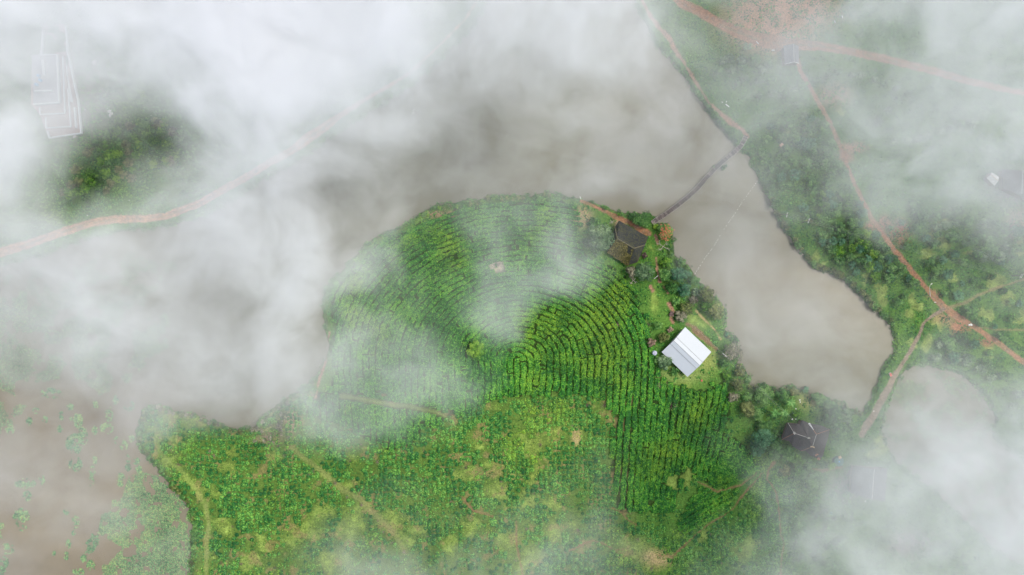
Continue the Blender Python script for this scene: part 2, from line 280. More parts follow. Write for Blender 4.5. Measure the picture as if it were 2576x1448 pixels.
# ---------------------------------------------------------------- mesh and object helpers
def link(o, parent=None):
    sc.collection.objects.link(o)
    if parent is not None: o.parent = parent
    return o
def tag(o, label, cat, group=None):
    o['label'] = label; o['category'] = cat
    if group: o['group'] = group
    return o
def npmesh(name, V, F, tint=None):
    """V (n,3); F (m,k) one face size, or a list of such arrays"""
    me = bpy.data.meshes.new(name); Fs = F if isinstance(F, list) else [F]
    Fs = [np.asarray(f, np.int32) for f in Fs if len(f)]
    V = np.asarray(V, np.float32); me.vertices.add(len(V)); me.vertices.foreach_set('co', V.ravel())
    idx = np.concatenate([f.ravel() for f in Fs]); tot = np.concatenate([np.full(len(f), f.shape[1], np.int32) for f in Fs])
    st = np.concatenate([[0], np.cumsum(tot)[:-1]]).astype(np.int32)
    me.loops.add(len(idx)); me.loops.foreach_set('vertex_index', idx); me.polygons.add(len(tot)); me.polygons.foreach_set('loop_start', st)
    try: me.polygons.foreach_set('loop_total', tot)
    except Exception: pass
    me.update(calc_edges=True); me.shade_flat()
    if tint is not None:
        at = me.attributes.new('tint', 'FLOAT', 'FACE'); at.data.foreach_set('value', np.asarray(tint, np.float32))
    return me
def mo(name, V, F, mat, parent=None, tint=None, loc=None, smooth=False):
    V = np.asarray(V, float)
    if loc is not None: V = V-np.asarray(loc)
    me = npmesh(name, V, F, tint); me.materials.append(M[mat] if isinstance(mat, str) else mat)
    if smooth: me.shade_smooth()
    o = bpy.data.objects.new(name, me); link(o, parent)
    if loc is not None and parent is None: o.location = loc
    return o
def empty(name, loc, label, cat, group=None):
    o = bpy.data.objects.new(name, None); link(o); o.location = [float(c) for c in loc]; o.empty_display_size = .5
    return tag(o, label, cat, group)
def quads(c, nrm, size, asp=.7, fold=0):
    """leaf cards: centres, normals, sizes"""
    n_ = len(c); nrm = nrm/(np.linalg.norm(nrm, axis=1, keepdims=True)+1e-9)
    r = rng.normal(size=(n_, 3)); t = np.cross(nrm, r); t /= np.linalg.norm(t, axis=1, keepdims=True)+1e-9; bb = np.cross(nrm, t)
    s = np.asarray(size)[:, None]*.5
    V = np.stack([c-t*s, c-bb*s*asp, c+t*s, c+bb*s*asp], 1).reshape(-1, 3)
    F = np.arange(n_*4).reshape(-1, 4); return V, F
def tube(pts, rad, k=6):
    pts = np.asarray(pts, float); V = []; F = []
    d = np.gradient(pts, axis=0) if len(pts) > 2 else np.repeat((pts[-1:]-pts[:1]), len(pts), 0)
    for i, p in enumerate(pts):
        t = d[i]/(np.linalg.norm(d[i])+1e-9); a = np.array([0, 0, 1.]) if abs(t[2]) < .9 else np.array([1., 0, 0])
        x = np.cross(t, a); x /= np.linalg.norm(x); y = np.cross(t, x)
        for j in range(k):
            an = 2*math.pi*j/k; V.append(p+rad[i]*(math.cos(an)*x+math.sin(an)*y))
        if i:
            for j in range(k): F.append((len(V)-2*k+j, len(V)-2*k+(j+1) % k, len(V)-k+(j+1) % k, len(V)-k+j))
    c0 = len(V); V += [pts[0], pts[-1]]
    for j in range(k):
        F.append((c0, (j+1) % k, j, c0)); q = c0-k; F.append((c0+1, q+j, q+(j+1) % k, c0+1))
    Ft = [f[:3] for f in F if f[0] == f[3]]; Fq = [f for f in F if f[0] != f[3]]
    return np.array(V), Fq, Ft
class MB:
    def __init__(s): s.V = []; s.Q = []; s.T = []; s.n = 0; s.tq = []; s.tt = []
    def add(s, V, Q=(), T=(), tint=.5):
        s.V.append(np.asarray(V, float)); s.Q += [tuple(i+s.n for i in f) for f in Q]; s.T += [tuple(i+s.n for i in f) for f in T]
        s.tq += [tint]*len(Q); s.tt += [tint]*len(T); s.n += len(V); return s
    def tube(s, pts, rad, k=6, tint=.5):
        if np.isscalar(rad): rad = [rad]*len(pts)
        V, q, t_ = tube(pts, rad, k); return s.add(V, q, t_, tint)
    def box(s, c, x, y, z, tint=.5):
        """oriented box: centre and three half-axis vectors"""
        c, x, y, z = [np.asarray(a_, float) for a_ in (c, x, y, z)]
        V = [c+a_*x+b_*y+d_*z for d_ in (-1, 1) for b_ in (-1, 1) for a_ in (-1, 1)]
        return s.add(V, [(0,2,3,1),(4,5,7,6),(0,1,5,4),(2,6,7,3),(0,4,6,2),(1,3,7,5)], (), tint)
    def wallseg(s, a, b_, z0, z1, th, tint=.5):
        a = np.asarray(a, float)[:2]; b_ = np.asarray(b_, float)[:2]; d = (b_-a)/2; L = np.linalg.norm(d)+1e-9; nn = np.array([-d[1], d[0]])/L*th/2
        return s.box([*(a+b_)/2, (z0+z1)/2], [d[0], d[1], 0], [nn[0], nn[1], 0], [0, 0, (z1-z0)/2], tint)
    def build(s, name, mat, parent=None, loc=None):
        Fs = []; t_ = []
        if s.Q: Fs.append(np.array(s.Q)); t_ += s.tq
        if s.T: Fs.append(np.array(s.T)); t_ += s.tt
        V = np.concatenate(s.V)
        if loc is not None: V = V-np.asarray(loc, float)
        me = npmesh(name, V, Fs, t_); me.materials.append(M[mat]); o = bpy.data.objects.new(name, me); link(o, parent)
        if loc is not None and parent is None: o.location = [float(c) for c in loc]
        return o
def copy_tree(o, parent=None):
    c = o.copy(); sc.collection.objects.link(c); c.parent = parent
    for ch in list(o.children): copy_tree(ch, c)
    return c
# ---------------------------------------------------------------- the ground sheet
def axis(a, b_, step, far):
    core = np.arange(a, b_+.1, step); g_ = step*1.5; L = []; x = b_
    while x < far: x += g_; g_ *= 1.3; L.append(x)
    R = []; x = a; g_ = step*1.5
    while x > -far: x -= g_; g_ *= 1.3; R.append(x)
    return np.array(R[::-1]+list(core)+L)
ux = axis(-220, 2796, 2.6, 24000); vy = axis(-200, 1648, 2.6, 24000)
U, V_ = np.meshgrid(ux, vy)
h = look(_Hh, U, V_); sd = look(_Sd, U, V_)
far = np.maximum(np.maximum(-220-U, U-2796), np.maximum(-200-V_, V_-1648)); far = np.clip(far, 0, None)
h = h+np.where(far > 0, np.minimum(far*.01, 12)*(fbm(U, V_, 900, 31, 3)), 0)*(far > 500)
h = h+np.where(sd > 3, (fbm(U, V_, 12, 41, 2)-.5)*.35, 0)
col = np.zeros(U.shape+(3,)); c = lambda *x: np.array(x)
f1 = fbm(U, V_, 60, 51, 4)[..., None]; f2 = fbm(U, V_, 14, 61, 3)[..., None]
col[:] = c(.045,.13,.025)*(1-f1)+c(.12,.24,.045)*f1
lg = np.clip(.85*blobs(U, V_, LIGHT)+.9*(fbm(U, V_, 20, 71, 4)-.47), 0, 1)
island = (V_ > 480) & (U > 340) & (U < 1960)
lightm = .85*sstep(.22, .85, lg)[..., None]*island[..., None]
lg2 = np.clip(blobs(U, V_, LIGHT_R)+.5*(fbm(U, V_, 34, 73, 3)-.5), 0, 1); lr = sstep(.3, .65, lg2)[..., None]*(U > 1900)[..., None]
base_b = ((V_ > 985) & (U < 1600) & (U > 340))[..., None]
col = np.where(base_b, col*.6+c(.10,.13,.03)*.4, col)
col = col*(1-lightm)+(c(.20,.29,.065)*(.5+1.0*f2))*lightm
col = col*(1-lr*.8)+(c(.22,.29,.08)*(.5+1.0*f2))*lr*.8
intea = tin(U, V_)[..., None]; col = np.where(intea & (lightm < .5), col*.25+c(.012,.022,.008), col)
pk = sstep(.58, .72, fbm(U, V_, 22, 81, 3))[..., None]*.55*base_b; col = col*(1-pk)+c(.25,.19,.09)*pk
for (x, y, rx, ry, cc) in PATCHES:
    wgt = np.exp(-(((U-x)/rx)**2+((V_-y)/ry)**2)**1.5*.9)*(.55+.9*fbm(U, V_, 16, 91, 3)); wgt = np.clip(wgt, 0, 1)[..., None]
    col = col*(1-wgt)+c(*cc)*wgt
bank = np.exp(-np.abs(sd)/4.5)[..., None]*.75; col = col*(1-bank)+c(.10,.085,.055)*bank
und = (sd < 0)[..., None]; col = np.where(und, c(.16,.14,.10), col)
for pts, wd, kind in ROADS:
    x0 = min(p[0] for p in pts)-40; x1 = max(p[0] for p in pts)+40; y0 = min(p[1] for p in pts)-40; y1 = max(p[1] for p in pts)+40
    i0, i1 = np.searchsorted(ux, [x0, x1]); j0, j1 = np.searchsorted(vy, [y0, y1]); sl = (slice(j0, j1), slice(i0, i1))
    u_, v_ = U[sl], V_[sl]; wb = (fbm(u_, v_, 14, 13, 3)-.5)*7*(1.4 if kind in ('grassy','olive','brown','pink') else .7)
    d = dline(u_, v_, pts, False, wd)+wb; soft = {'grassy':5,'olive':6,'brown':4,'faint':4}.get(kind, 2.2)
    wgt = (1-sstep(-soft*.6, soft, d))*{'faint':.7,'grassy':.5,'olive':.42,'mud':.75}.get(kind, 1); wgt = wgt[..., None]
    cc = c(*ROADCOL[kind])*(.82+.36*fbm(u_, v_, 9, 15, 3))[..., None]
    if kind in ('orange', 'red'):
        d0 = dline(u_, v_, pts)+(fbm(u_, v_, 20, 19, 2)-.5)*5; mid = np.exp(-(d0/1.6)**2)[..., None]*(fbm(u_, v_, 30, 23, 2) > .4)[..., None]
        cc = cc*(1-.5*mid)+c(.16,.19,.08)*.5*mid; pud = sstep(.66, .72, fbm(u_, v_, 8, 29, 2))[..., None]*.5; cc = cc*(1-pud)+c(.22,.17,.13)*pud
    col[sl] = col[sl]*(1-wgt)+cc*wgt
k = S*(H-h)/H
VV = np.stack([(U-1288)*k, (724-V_)*k, h], -1).reshape(-1, 3)
nx, ny = len(ux), len(vy); ii = np.arange(nx*ny).reshape(ny, nx)
FF = np.stack([ii[1:, :-1], ii[1:, 1:], ii[:-1, 1:], ii[:-1, :-1]], -1).reshape(-1, 4)
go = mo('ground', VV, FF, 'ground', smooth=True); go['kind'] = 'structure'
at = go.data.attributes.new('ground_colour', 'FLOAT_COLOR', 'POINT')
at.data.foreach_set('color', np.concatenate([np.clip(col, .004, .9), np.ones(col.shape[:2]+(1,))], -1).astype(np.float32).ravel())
del VV, FF
wx = axis(-220, 2796, 26, 6000); wy = axis(-200, 1648, 26, 6000); Uw, Vw = np.meshgrid(wx, wy); ii = np.arange(Uw.size).reshape(Uw.shape)
WV = np.stack([(Uw-1288)*S, (724-Vw)*S, np.zeros(Uw.shape)], -1).reshape(-1, 3)
wo = mo('water', WV, np.stack([ii[1:, :-1], ii[1:, 1:], ii[:-1, 1:], ii[:-1, :-1]], -1).reshape(-1, 4), 'water'); wo['kind'] = 'structure'
silt = sstep(560, 330, Uw)*sstep(850, 1050, Vw); wa = wo.data.attributes.new('silt', 'FLOAT', 'POINT'); wa.data.foreach_set('value', silt.astype(np.float32).ravel())
# ---------------------------------------------------------------- masks used when planting
def road_d(u, v):
    best = np.full(np.shape(u), 1e9)
    for pts, wd, kind in ROADS: best = np.minimum(best, dline(u, v, pts, False, wd))
    return best
HOUSES = [[(1664,886),(1724,822),(1790,886),(1730,950)],[(1525,635),(1545,560),(1560,552),(1633,597),(1604,655),(1579,670)],[(1966,1105),(1974,1072),(1984,1062),(2014,1056),(2088,1081),(2078,1125),(2060,1157),(2015,1137)],[(1970,115),(2012,115),(2012,165),(1970,165)],[(70,85),(180,80),(208,338),(112,350)]]
def blocked(u, v, pad=4):
    u = np.asarray(u, float); v = np.asarray(v, float); bad = (sdf(u, v) < pad) | (road_d(u, v) < pad*.6)
    for h_ in HOUSES: bad |= inpoly(u, v, h_)
    return bad
OPEN_TEA = [(1692,1200,22),(1250,666,17),(1730,1190,14)]

_u = ['', 'first','second','third','fourth','fifth','sixth','seventh','eighth','ninth']; _t = {2:'twent',3:'thirt',4:'fort',5:'fift',6:'sixt',7:'sevent',8:'eight',9:'ninet'}
_teens = ['tenth','eleventh','twelfth','thirteenth','fourteenth','fifteenth','sixteenth','seventeenth','eighteenth','nineteenth']
ORD = _u+_teens+[(_t[i//10]+('ieth' if i%10 == 0 else 'y-'+_u[i%10])) for i in range(20, 100)]
LM = [('the lone tree in the tea',1199,880),('the white metal roof',1727,886),('the mossy dark roof',1580,612),('the shingled house',2030,1105),('the far bridge end',1877,343),('the curved lamp post',2340,735),('the red road junction',2376,780),('the tip of the notched bay',605,1081),('the western tip of the island',380,1015),('the lower left island bank',485,1448),('the middle of the bottom edge',1288,1448),('the bottom edge below the white roof',1727,1448),('the foggy pond',2300,1060),('the terraced building',200,330),('the bend of the orange road',317,552),('the pair of lakeside power poles',1990,550),('the white bundles on the road',2440,818),('the grey tiled hut',1990,137),('the pale hut at the edge',2491,445),('the brown strip of track',900,1250),('the banana plants',1970,1030),('the right end of the light strip',1119,1048),('the orange blossom tree',1672,584),('the blue barrel',2095,1297)]
BYG = {}
def reg(o, u, v, base, group): BYG.setdefault((group, base), []).append((o, u, v)); o['group'] = group
def relabel():
    for (group, base), L in BYG.items():
        if len(L) == 1: L[0][0]['label'] = base; continue
        bins = {}
        for o, u, v in L:
            d = [math.hypot(u-l[1], v-l[2]) for l in LM]; q = int(np.argmin(d)); bins.setdefault(q, []).append((d[q], o))
        for q, B in bins.items():
            B.sort(key=lambda t: t[0])
            for r_, (d, o) in enumerate(B): o['label'] = f"{base}, {ORD[r_+1]+' ' if r_ else ''}nearest to {LM[q][0]}"
# ---------------------------------------------------------------- tea hedges in rings round the hill
def hedge(name, pathuv, halfw, hh, label, group):
    """one row: a rounded leafy ribbon with gaps; pathuv (n,2) about 3 units apart; keep mask decides gaps"""
    p = np.asarray(pathuv); keep = tin(p[:, 0], p[:, 1]) if name == 'tea_row' else np.ones(len(p), bool)
    keep &= ~blocked(p[:, 0], p[:, 1], 7) & (blobs(p[:, 0], p[:, 1], OPEN_TEA) < .5)
    keep &= fbm(p[:, 0], p[:, 1], 9, 101, 2) > .17
    if keep.sum() < 8: return None
    d = np.gradient(p, axis=0); d /= np.linalg.norm(d, axis=1, keepdims=True)+1e-9; nn = np.stack([-d[:, 1], d[:, 0]], 1)
    s = np.linspace(-1, 1, 7)
    if np.ndim(halfw): halfw = np.asarray(halfw)
    wj = halfw*(1.0+.34*(vn(p[:, 0]/5, p[:, 1]/5, 3)-.5)*1.6+.3*(vn(p[:, 0]/16, p[:, 1]/16, 13)-.5)); off = (vn(p[:, 0]/10, p[:, 1]/10, 8)-.5)*2.5
    uv = p[:, None, :]+nn[:, None, :]*(s[None, :, None]*wj[:, None, None]+off[:, None, None])
    prof = np.sqrt(np.clip(1-np.abs(s)**5, 0, 1))[None, :]
    hz = prof*(hh*(.75+.7*(fbm(uv[..., 0], uv[..., 1], 6, 111, 2)-.3)))
    base = gh(uv[..., 0], uv[..., 1]); Pp = P(uv[..., 0], uv[..., 1], base+hz-.03)
    n_, m_ = len(p), 7; ii = np.arange(n_*m_).reshape(n_, m_); ok = keep[:-1] & keep[1:]
    F = np.stack([ii[:-1, :-1], ii[1:, :-1], ii[1:, 1:], ii[:-1, 1:]], -1)[ok].reshape(-1, 4)
    tint = rng.random(len(F))*.5
    # leaves
    kk = np.nonzero(keep)[0]; nl = int(len(kk)*LEAF); a = rng.choice(kk, nl); ss = rng.uniform(-.99, .99, nl)
    q = p[a]+nn[a]*(ss*wj[a]+off[a])[:, None]+rng.normal(size=(nl, 2))*.55
    z = gh(q[:, 0], q[:, 1])+hh*np.sqrt(np.clip(1-np.abs(ss/1.15)**3, 0, 1))*(.75+.7*(fbm(q[:, 0], q[:, 1], 6, 111, 2)-.3))+rng.uniform(-.05, .22, nl)
    cc = P(q[:, 0], q[:, 1], z); nr = np.stack([rng.normal(size=nl)*.5, rng.normal(size=nl)*.5, np.ones(nl)], 1)
    LV, LF = quads(cc, nr, rng.uniform(.25, .6, nl))
    Vall = np.concatenate([Pp.reshape(-1, 3), LV]); Fall = np.concatenate([F, LF+len(Pp.reshape(-1, 3))])
    tl = .25+.75*rng.random(nl)**1.2; used = np.unique(Fall); rm = np.zeros(len(Vall), int); rm[used] = np.arange(len(used))
    o = mo(name, Vall[used], rm[Fall], 'tea', tint=np.concatenate([tint, tl]), loc=G(*p[kk[0]]))
    return tag(o, label, 'tea row', group)
LEAF = 13
def ring(k_):
    f = k_/31.0; b_ = 12.75*k_; a_ = b_*(1.24+.03*f); xc = 1300+28*f; yc = 905
    L = []; yb = 1310; n_ = 500
    for y in np.arange(yb, yc, -3): L.append((xc-a_+.02*(y-yc)*(a_/500)-(fbm(y, k_, 60, 7, 2)-.5)*3, y))
    na = max(10, int(math.pi*(a_+b_)/2/3))
    for t_ in np.linspace(math.pi, 0, na): L.append((xc+a_*math.cos(t_), yc-b_*math.sin(t_)))
    for y in np.arange(yc, yb, 3):
        lean = (.07+.15*max(0, (a_-300)/200))*max(0, (y-yc-40)); L.append((xc+a_-lean, y))
    L = np.array(L); L[:, 0] += (fbm(L[:, 0], L[:, 1], 40, 17, 2)-.5)*7; L[:, 1] += (fbm(L[:, 0], L[:, 1], 40, 19, 2)-.5)*7
    return L
for k_ in range(1, 39):
    q = 39-k_
    if k_ == 1: lab = 'innermost short tea hedge ring at the heart of the round tea field'
    elif k_ <= 12: lab = f'tight curved tea hedge, {ORD[k_]} ring out from the heart of the round tea field'
    elif k_ <= 31: lab = f'long arched tea hedge, {ORD[k_]} ring out from the heart of the round tea field'
    else: lab = f'outer tea hedge piece beyond the arches, {ORD[k_]} ring from the heart of the tea field'
    rg = ring(k_); tx = np.abs(np.gradient(rg[:, 0]))/(np.hypot(np.gradient(rg[:, 0]), np.gradient(rg[:, 1]))+1e-6); hedge('tea_row', rg, 7.35-1.85*tx, .85, lab, 'tea hedge rows in rings on the round hill')
# slanting rows below, running to the reddish footpaths
DZ = [(1842,1100),(1885,1122),(1905,1170),(1888,1205),(1862,1226),(1800,1232),(1770,1228),(1745,1252),(1735,1300),(1700,1345),(1660,1352),(1690,1296),(1705,1240),(1760,1215),(1815,1190),(1830,1150)]
kz = 0
_y = np.arange(902, 1012, 3.0); hedge('tea_row', np.stack([1300+0*_y, _y], 1), 6.5, 1.0, 'short straight tea hedge inside the innermost ring', 'tea hedge rows in rings on the round hill')
for t_ in np.arange(-150, 150, 12.5):
    s_ = np.arange(-180, 180, 3.0); x = 1790+s_*.87-t_*.48*-1; y = 1215-s_*.5+t_*.87
    mk = inpoly(x, y, [(1842,1110),(1915,1180),(1862,1230),(1800,1300),(1720,1345),(1700,1330),(1740,1250),(1775,1215)])
    if mk.sum() < 10: continue
    kz += 1; hedge('slanting_tea_row', np.stack([x[mk], y[mk]], 1), 5.6, .8, f'slanting tea hedge beside the reddish footpaths, {ORD[kz]} counted from the upper end', 'slanting tea rows by the footpaths')
# ---------------------------------------------------------------- bushes
def bush_mesh(name, r, seed, leafn=46, mat='bush', flat=.62, ls=(.2, .42)):
    g_ = np.random.default_rng(seed); th = g_.uniform(0, 2*math.pi, leafn); ct = g_.uniform(0, 1, leafn); st_ = np.sqrt(1-ct*ct)
    lob = 1+.22*np.sin(th*3+seed)*st_+.12*np.sin(th*5+2*seed)
    nr = np.stack([st_*np.cos(th), st_*np.sin(th), ct], 1); cc = nr*(r*lob*g_.uniform(.72, 1.04, leafn))[:, None]*np.array([1, 1, flat])
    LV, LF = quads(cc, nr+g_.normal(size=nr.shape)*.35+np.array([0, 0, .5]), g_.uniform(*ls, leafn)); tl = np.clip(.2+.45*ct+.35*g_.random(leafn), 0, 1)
    # leafy body
    V = [(0, 0, r*flat*.8)]; F3 = []; F4 = []
    for j, (rr, zz) in enumerate(((.5, .68), (.82, .35), (.8, -.1))):
        for i in range(8):
            a_ = i/8*2*math.pi; q_ = rr*r*(.92+.18*g_.random()); V.append((q_*math.cos(a_), q_*math.sin(a_), zz*r*flat))
    for i in range(8): F3.append((0, 1+i, 1+(i+1) % 8))
    for j in range(2):
        for i in range(8): F4.append((1+j*8+i, 9+j*8+i, 9+j*8+(i+1) % 8, 1+j*8+(i+1) % 8))
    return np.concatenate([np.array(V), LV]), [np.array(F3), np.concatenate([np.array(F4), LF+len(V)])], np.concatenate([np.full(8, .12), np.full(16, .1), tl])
def bush_field(pts, radii, variants, name, label, cat, group, mat, keep_n, stuff_name):
    """the keep_n largest as objects sharing meshes, the rest as one"""
    order = np.argsort(-radii); big = order[:keep_n]; rest = order[keep_n:]
    meshes = []
    for V, Fs, tl in variants:
        me = npmesh(name, V, Fs, tl); me.materials.append(M[mat]); meshes.append(me)
    for q, i in enumerate(big):
        o = bpy.data.objects.new(name, meshes[i % len(meshes)]); link(o)
        o.location = G(*pts[i]); s_ = radii[i]*S; o.scale = (s_, s_, s_*rng.uniform(.85, 1.2)); o.rotation_euler = (0, 0, rng.uniform(0, 6.28))
        tag(o, label, cat, group)
    if len(rest):
        VV = []; F3 = []; F4 = []; T3 = []; T4 = []; n0 = 0
        base = G(pts[rest, 0], pts[rest, 1])
        for q, i in enumerate(rest):
            V, Fs, tl = variants[i % len(variants)]; an = rng.uniform(0, 6.28); ca, sa = math.cos(an), math.sin(an); s_ = radii[i]*S
            W_ = np.stack([V[:, 0]*ca-V[:, 1]*sa, V[:, 0]*sa+V[:, 1]*ca, V[:, 2]*rng.uniform(.85, 1.2)], 1)*s_+base[q]
            VV.append(W_); F3.append(Fs[0]+n0); F4.append(Fs[1]+n0); T3.append(tl[:len(Fs[0])]); T4.append(np.clip(tl[len(Fs[0]):]+rng.normal()*.2, 0, 1)); n0 += len(V)
        o = mo(stuff_name, np.concatenate(VV), [np.concatenate(F3), np.concatenate(F4)], mat, tint=np.concatenate(T3+T4)); o['kind'] = 'stuff'
        o['label'] = label+', the smaller ones'
variants = [bush_mesh('b', 1.0, s_, 46, ls=(.34, .62)) for s_ in range(1, 8)]
gx, gy = np.meshgrid(np.arange(340, 2000, 11.2), np.arange(1000, 1470, 10.8)); gx = gx.ravel(); gy = gy.ravel()
sk = (fbm(gx, gy, 200, 33, 2)-.5)*40; gx = gx+rng.normal(size=gx.shape)*1.7+sk*.2; gy = gy+rng.normal(size=gy.shape)*1.5+sk
dens = 1.05-1.25*sstep(.22, .7, blobs(gx, gy, LIGHT))-.9*sstep(.52, .68, fbm(gx, gy, 40, 35, 3))
dens -= .75*sstep(1280, 1420, gy)*sstep(1450, 1150, gx)*.7
dens += .25*blobs(gx, gy, [(680,1200,110),(600,1250,80),(780,1080,50),(930,1240,60),(1010,1200,60),(1430,1200,80),(1760,1380,60),(1660,1300,40)])
ok = (rng.random(len(gx)) < dens) & ~blocked(gx, gy, 5) & ~tin(gx, gy) & ~inpoly(gx, gy, DZ) & (sdf(gx, gy) > 12)
ok &= ~((gx > 1840) & (gy < 1175))
pts = np.stack([gx[ok], gy[ok]], 1); rad = rng.uniform(4.2, 6.3, len(pts))*(.85+.4*fbm(pts[:, 0], pts[:, 1], 120, 39, 2))
print('tea bushes', len(pts))
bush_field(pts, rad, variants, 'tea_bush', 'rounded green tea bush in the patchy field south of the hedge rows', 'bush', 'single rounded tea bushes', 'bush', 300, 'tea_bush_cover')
# ---------------------------------------------------------------- dead purplish bushes
R8 = [(155,915,20),(45,855,15),(385,1200,18),(475,1275,20),(275,1035,14),(320,1120,14),(500,735,12),(620,730,14),(335,815,12),(940,635,15),(1500,465,20),(1335,487,12),(1205,740,14),(1210,785,14),(1455,825,14),(1690,855,14),(1195,998,14),(1395,1095,18),(1785,1110,30),(1140,1180,12),(1470,1205,12),(1315,1335,12),(1515,1333,10),(1100,1400,12),(2235,1175,20),(2090,1425,18),(2340,1395,18),(2360,1195,10),(580,970,14),(825,890,12),(850,655,10),(1740,320,14),(2100,440,18),(2245,465,16),(1855,160,22),(1980,165,25),(2495,170,40),(2390,15,30),(2350,870,18),(2130,880,18),(1570,645,10),(1715,605,8),(1925,370,14),(1420,290,14),(1100,810,10),(860,795,14),(50,1250,12),(500,1190,10),(650,1155,8),(980,1180,8),(65,585,15),(275,595,20),(150,460,12),(45,305,10),(1940,845,12),(2180,980,10)]
R7 = [(1350,610,18),(1585,510,18),(1620,545,14),(1515,690,14),(1725,825,14),(1860,910,14),(2365,660,18),(2330,690,18),(2475,760,14),(2530,750,18),(1755,1080,14),(2005,1100,18),(1835,1215,12),(1820,1360,16),(2080,1390,16),(1665,1355,12),(2150,545,18),(2180,410,18),(1575,840,10),(2440,1420,14),(1860,540,14),(2100,470,14),(1210,410,14)]
R9 = [(410,1020,16),(295,1110,14),(210,1140,12),(310,1235,14),(580,1245,12),(145,1335,14),(290,1355,12),(405,1180,10)]
DEAD = [(x/2.998+858.7, y/2.998+964.7, r_/2.9) for x, y, r_ in R8]+[(x/2.998, y/2.998+964.7, r_/2.9) for x, y, r_ in R7]+[(x/2.998+1717.3, y/2.998+964.7, r_/2.9) for x, y, r_ in R9]
DEAD += [(1500,676,10),(1552,716,8),(1554,816,9),(1632,816,7),(1607,921,10),(1656,970,9),(1681,967,6),(1250,664,14)]
def scrub(r, seed, nt_=60):
    g_ = np.random.default_rng(seed); mb = MB()
    for i in range(14):
        a_ = g_.uniform(0, 6.28); e = g_.uniform(.15, .8); p1 = np.array([math.cos(a_)*e, math.sin(a_)*e, g_.uniform(.35, .7)])*r
        mb.tube([np.zeros(3), p1*.5+g_.normal(size=3)*.06*r, p1], [.05*r, .035*r, .015*r], 4, g_.uniform(.3, .9))
    th = g_.uniform(0, 6.28, nt_); rr = np.sqrt(g_.random(nt_)); cc = np.stack([np.cos(th)*rr, np.sin(th)*rr, .65*(1-rr*rr)*g_.uniform(.5, 1.1, nt_)+.05], 1)*r
    LV, LF = quads(cc, g_.normal(size=(nt_, 3))+np.array([0, 0, .8]), g_.uniform(.14, .34, nt_)*r, .35)
    for q in range(nt_): pass
    n0 = mb.n; mb.V.append(LV); mb.Q += [tuple(f+n0) for f in LF]; mb.tq += list(g_.random(nt_)); mb.n += len(LV)
    return mb
proto = [scrub(1.0, s_, 80).build('dead_bush', 'dead') for s_ in range(4)]; pm = [o.data for o in proto]
for o in proto: bpy.data.objects.remove(o)
for i, (x, y, r_) in enumerate(DEAD):
    if sdf(x, y) < 3: continue
    o = bpy.data.objects.new('dead_bush', pm[i % 4]); link(o); o.location = G(x, y); s_ = r_*S; o.scale = (s_, s_, s_); o.rotation_euler = (0, 0, i*1.7)
    tag(o, 'x', 'bush'); reg(o, x, y, 'dry purplish brown bush', 'dead brown bushes dotted over the tea fields')
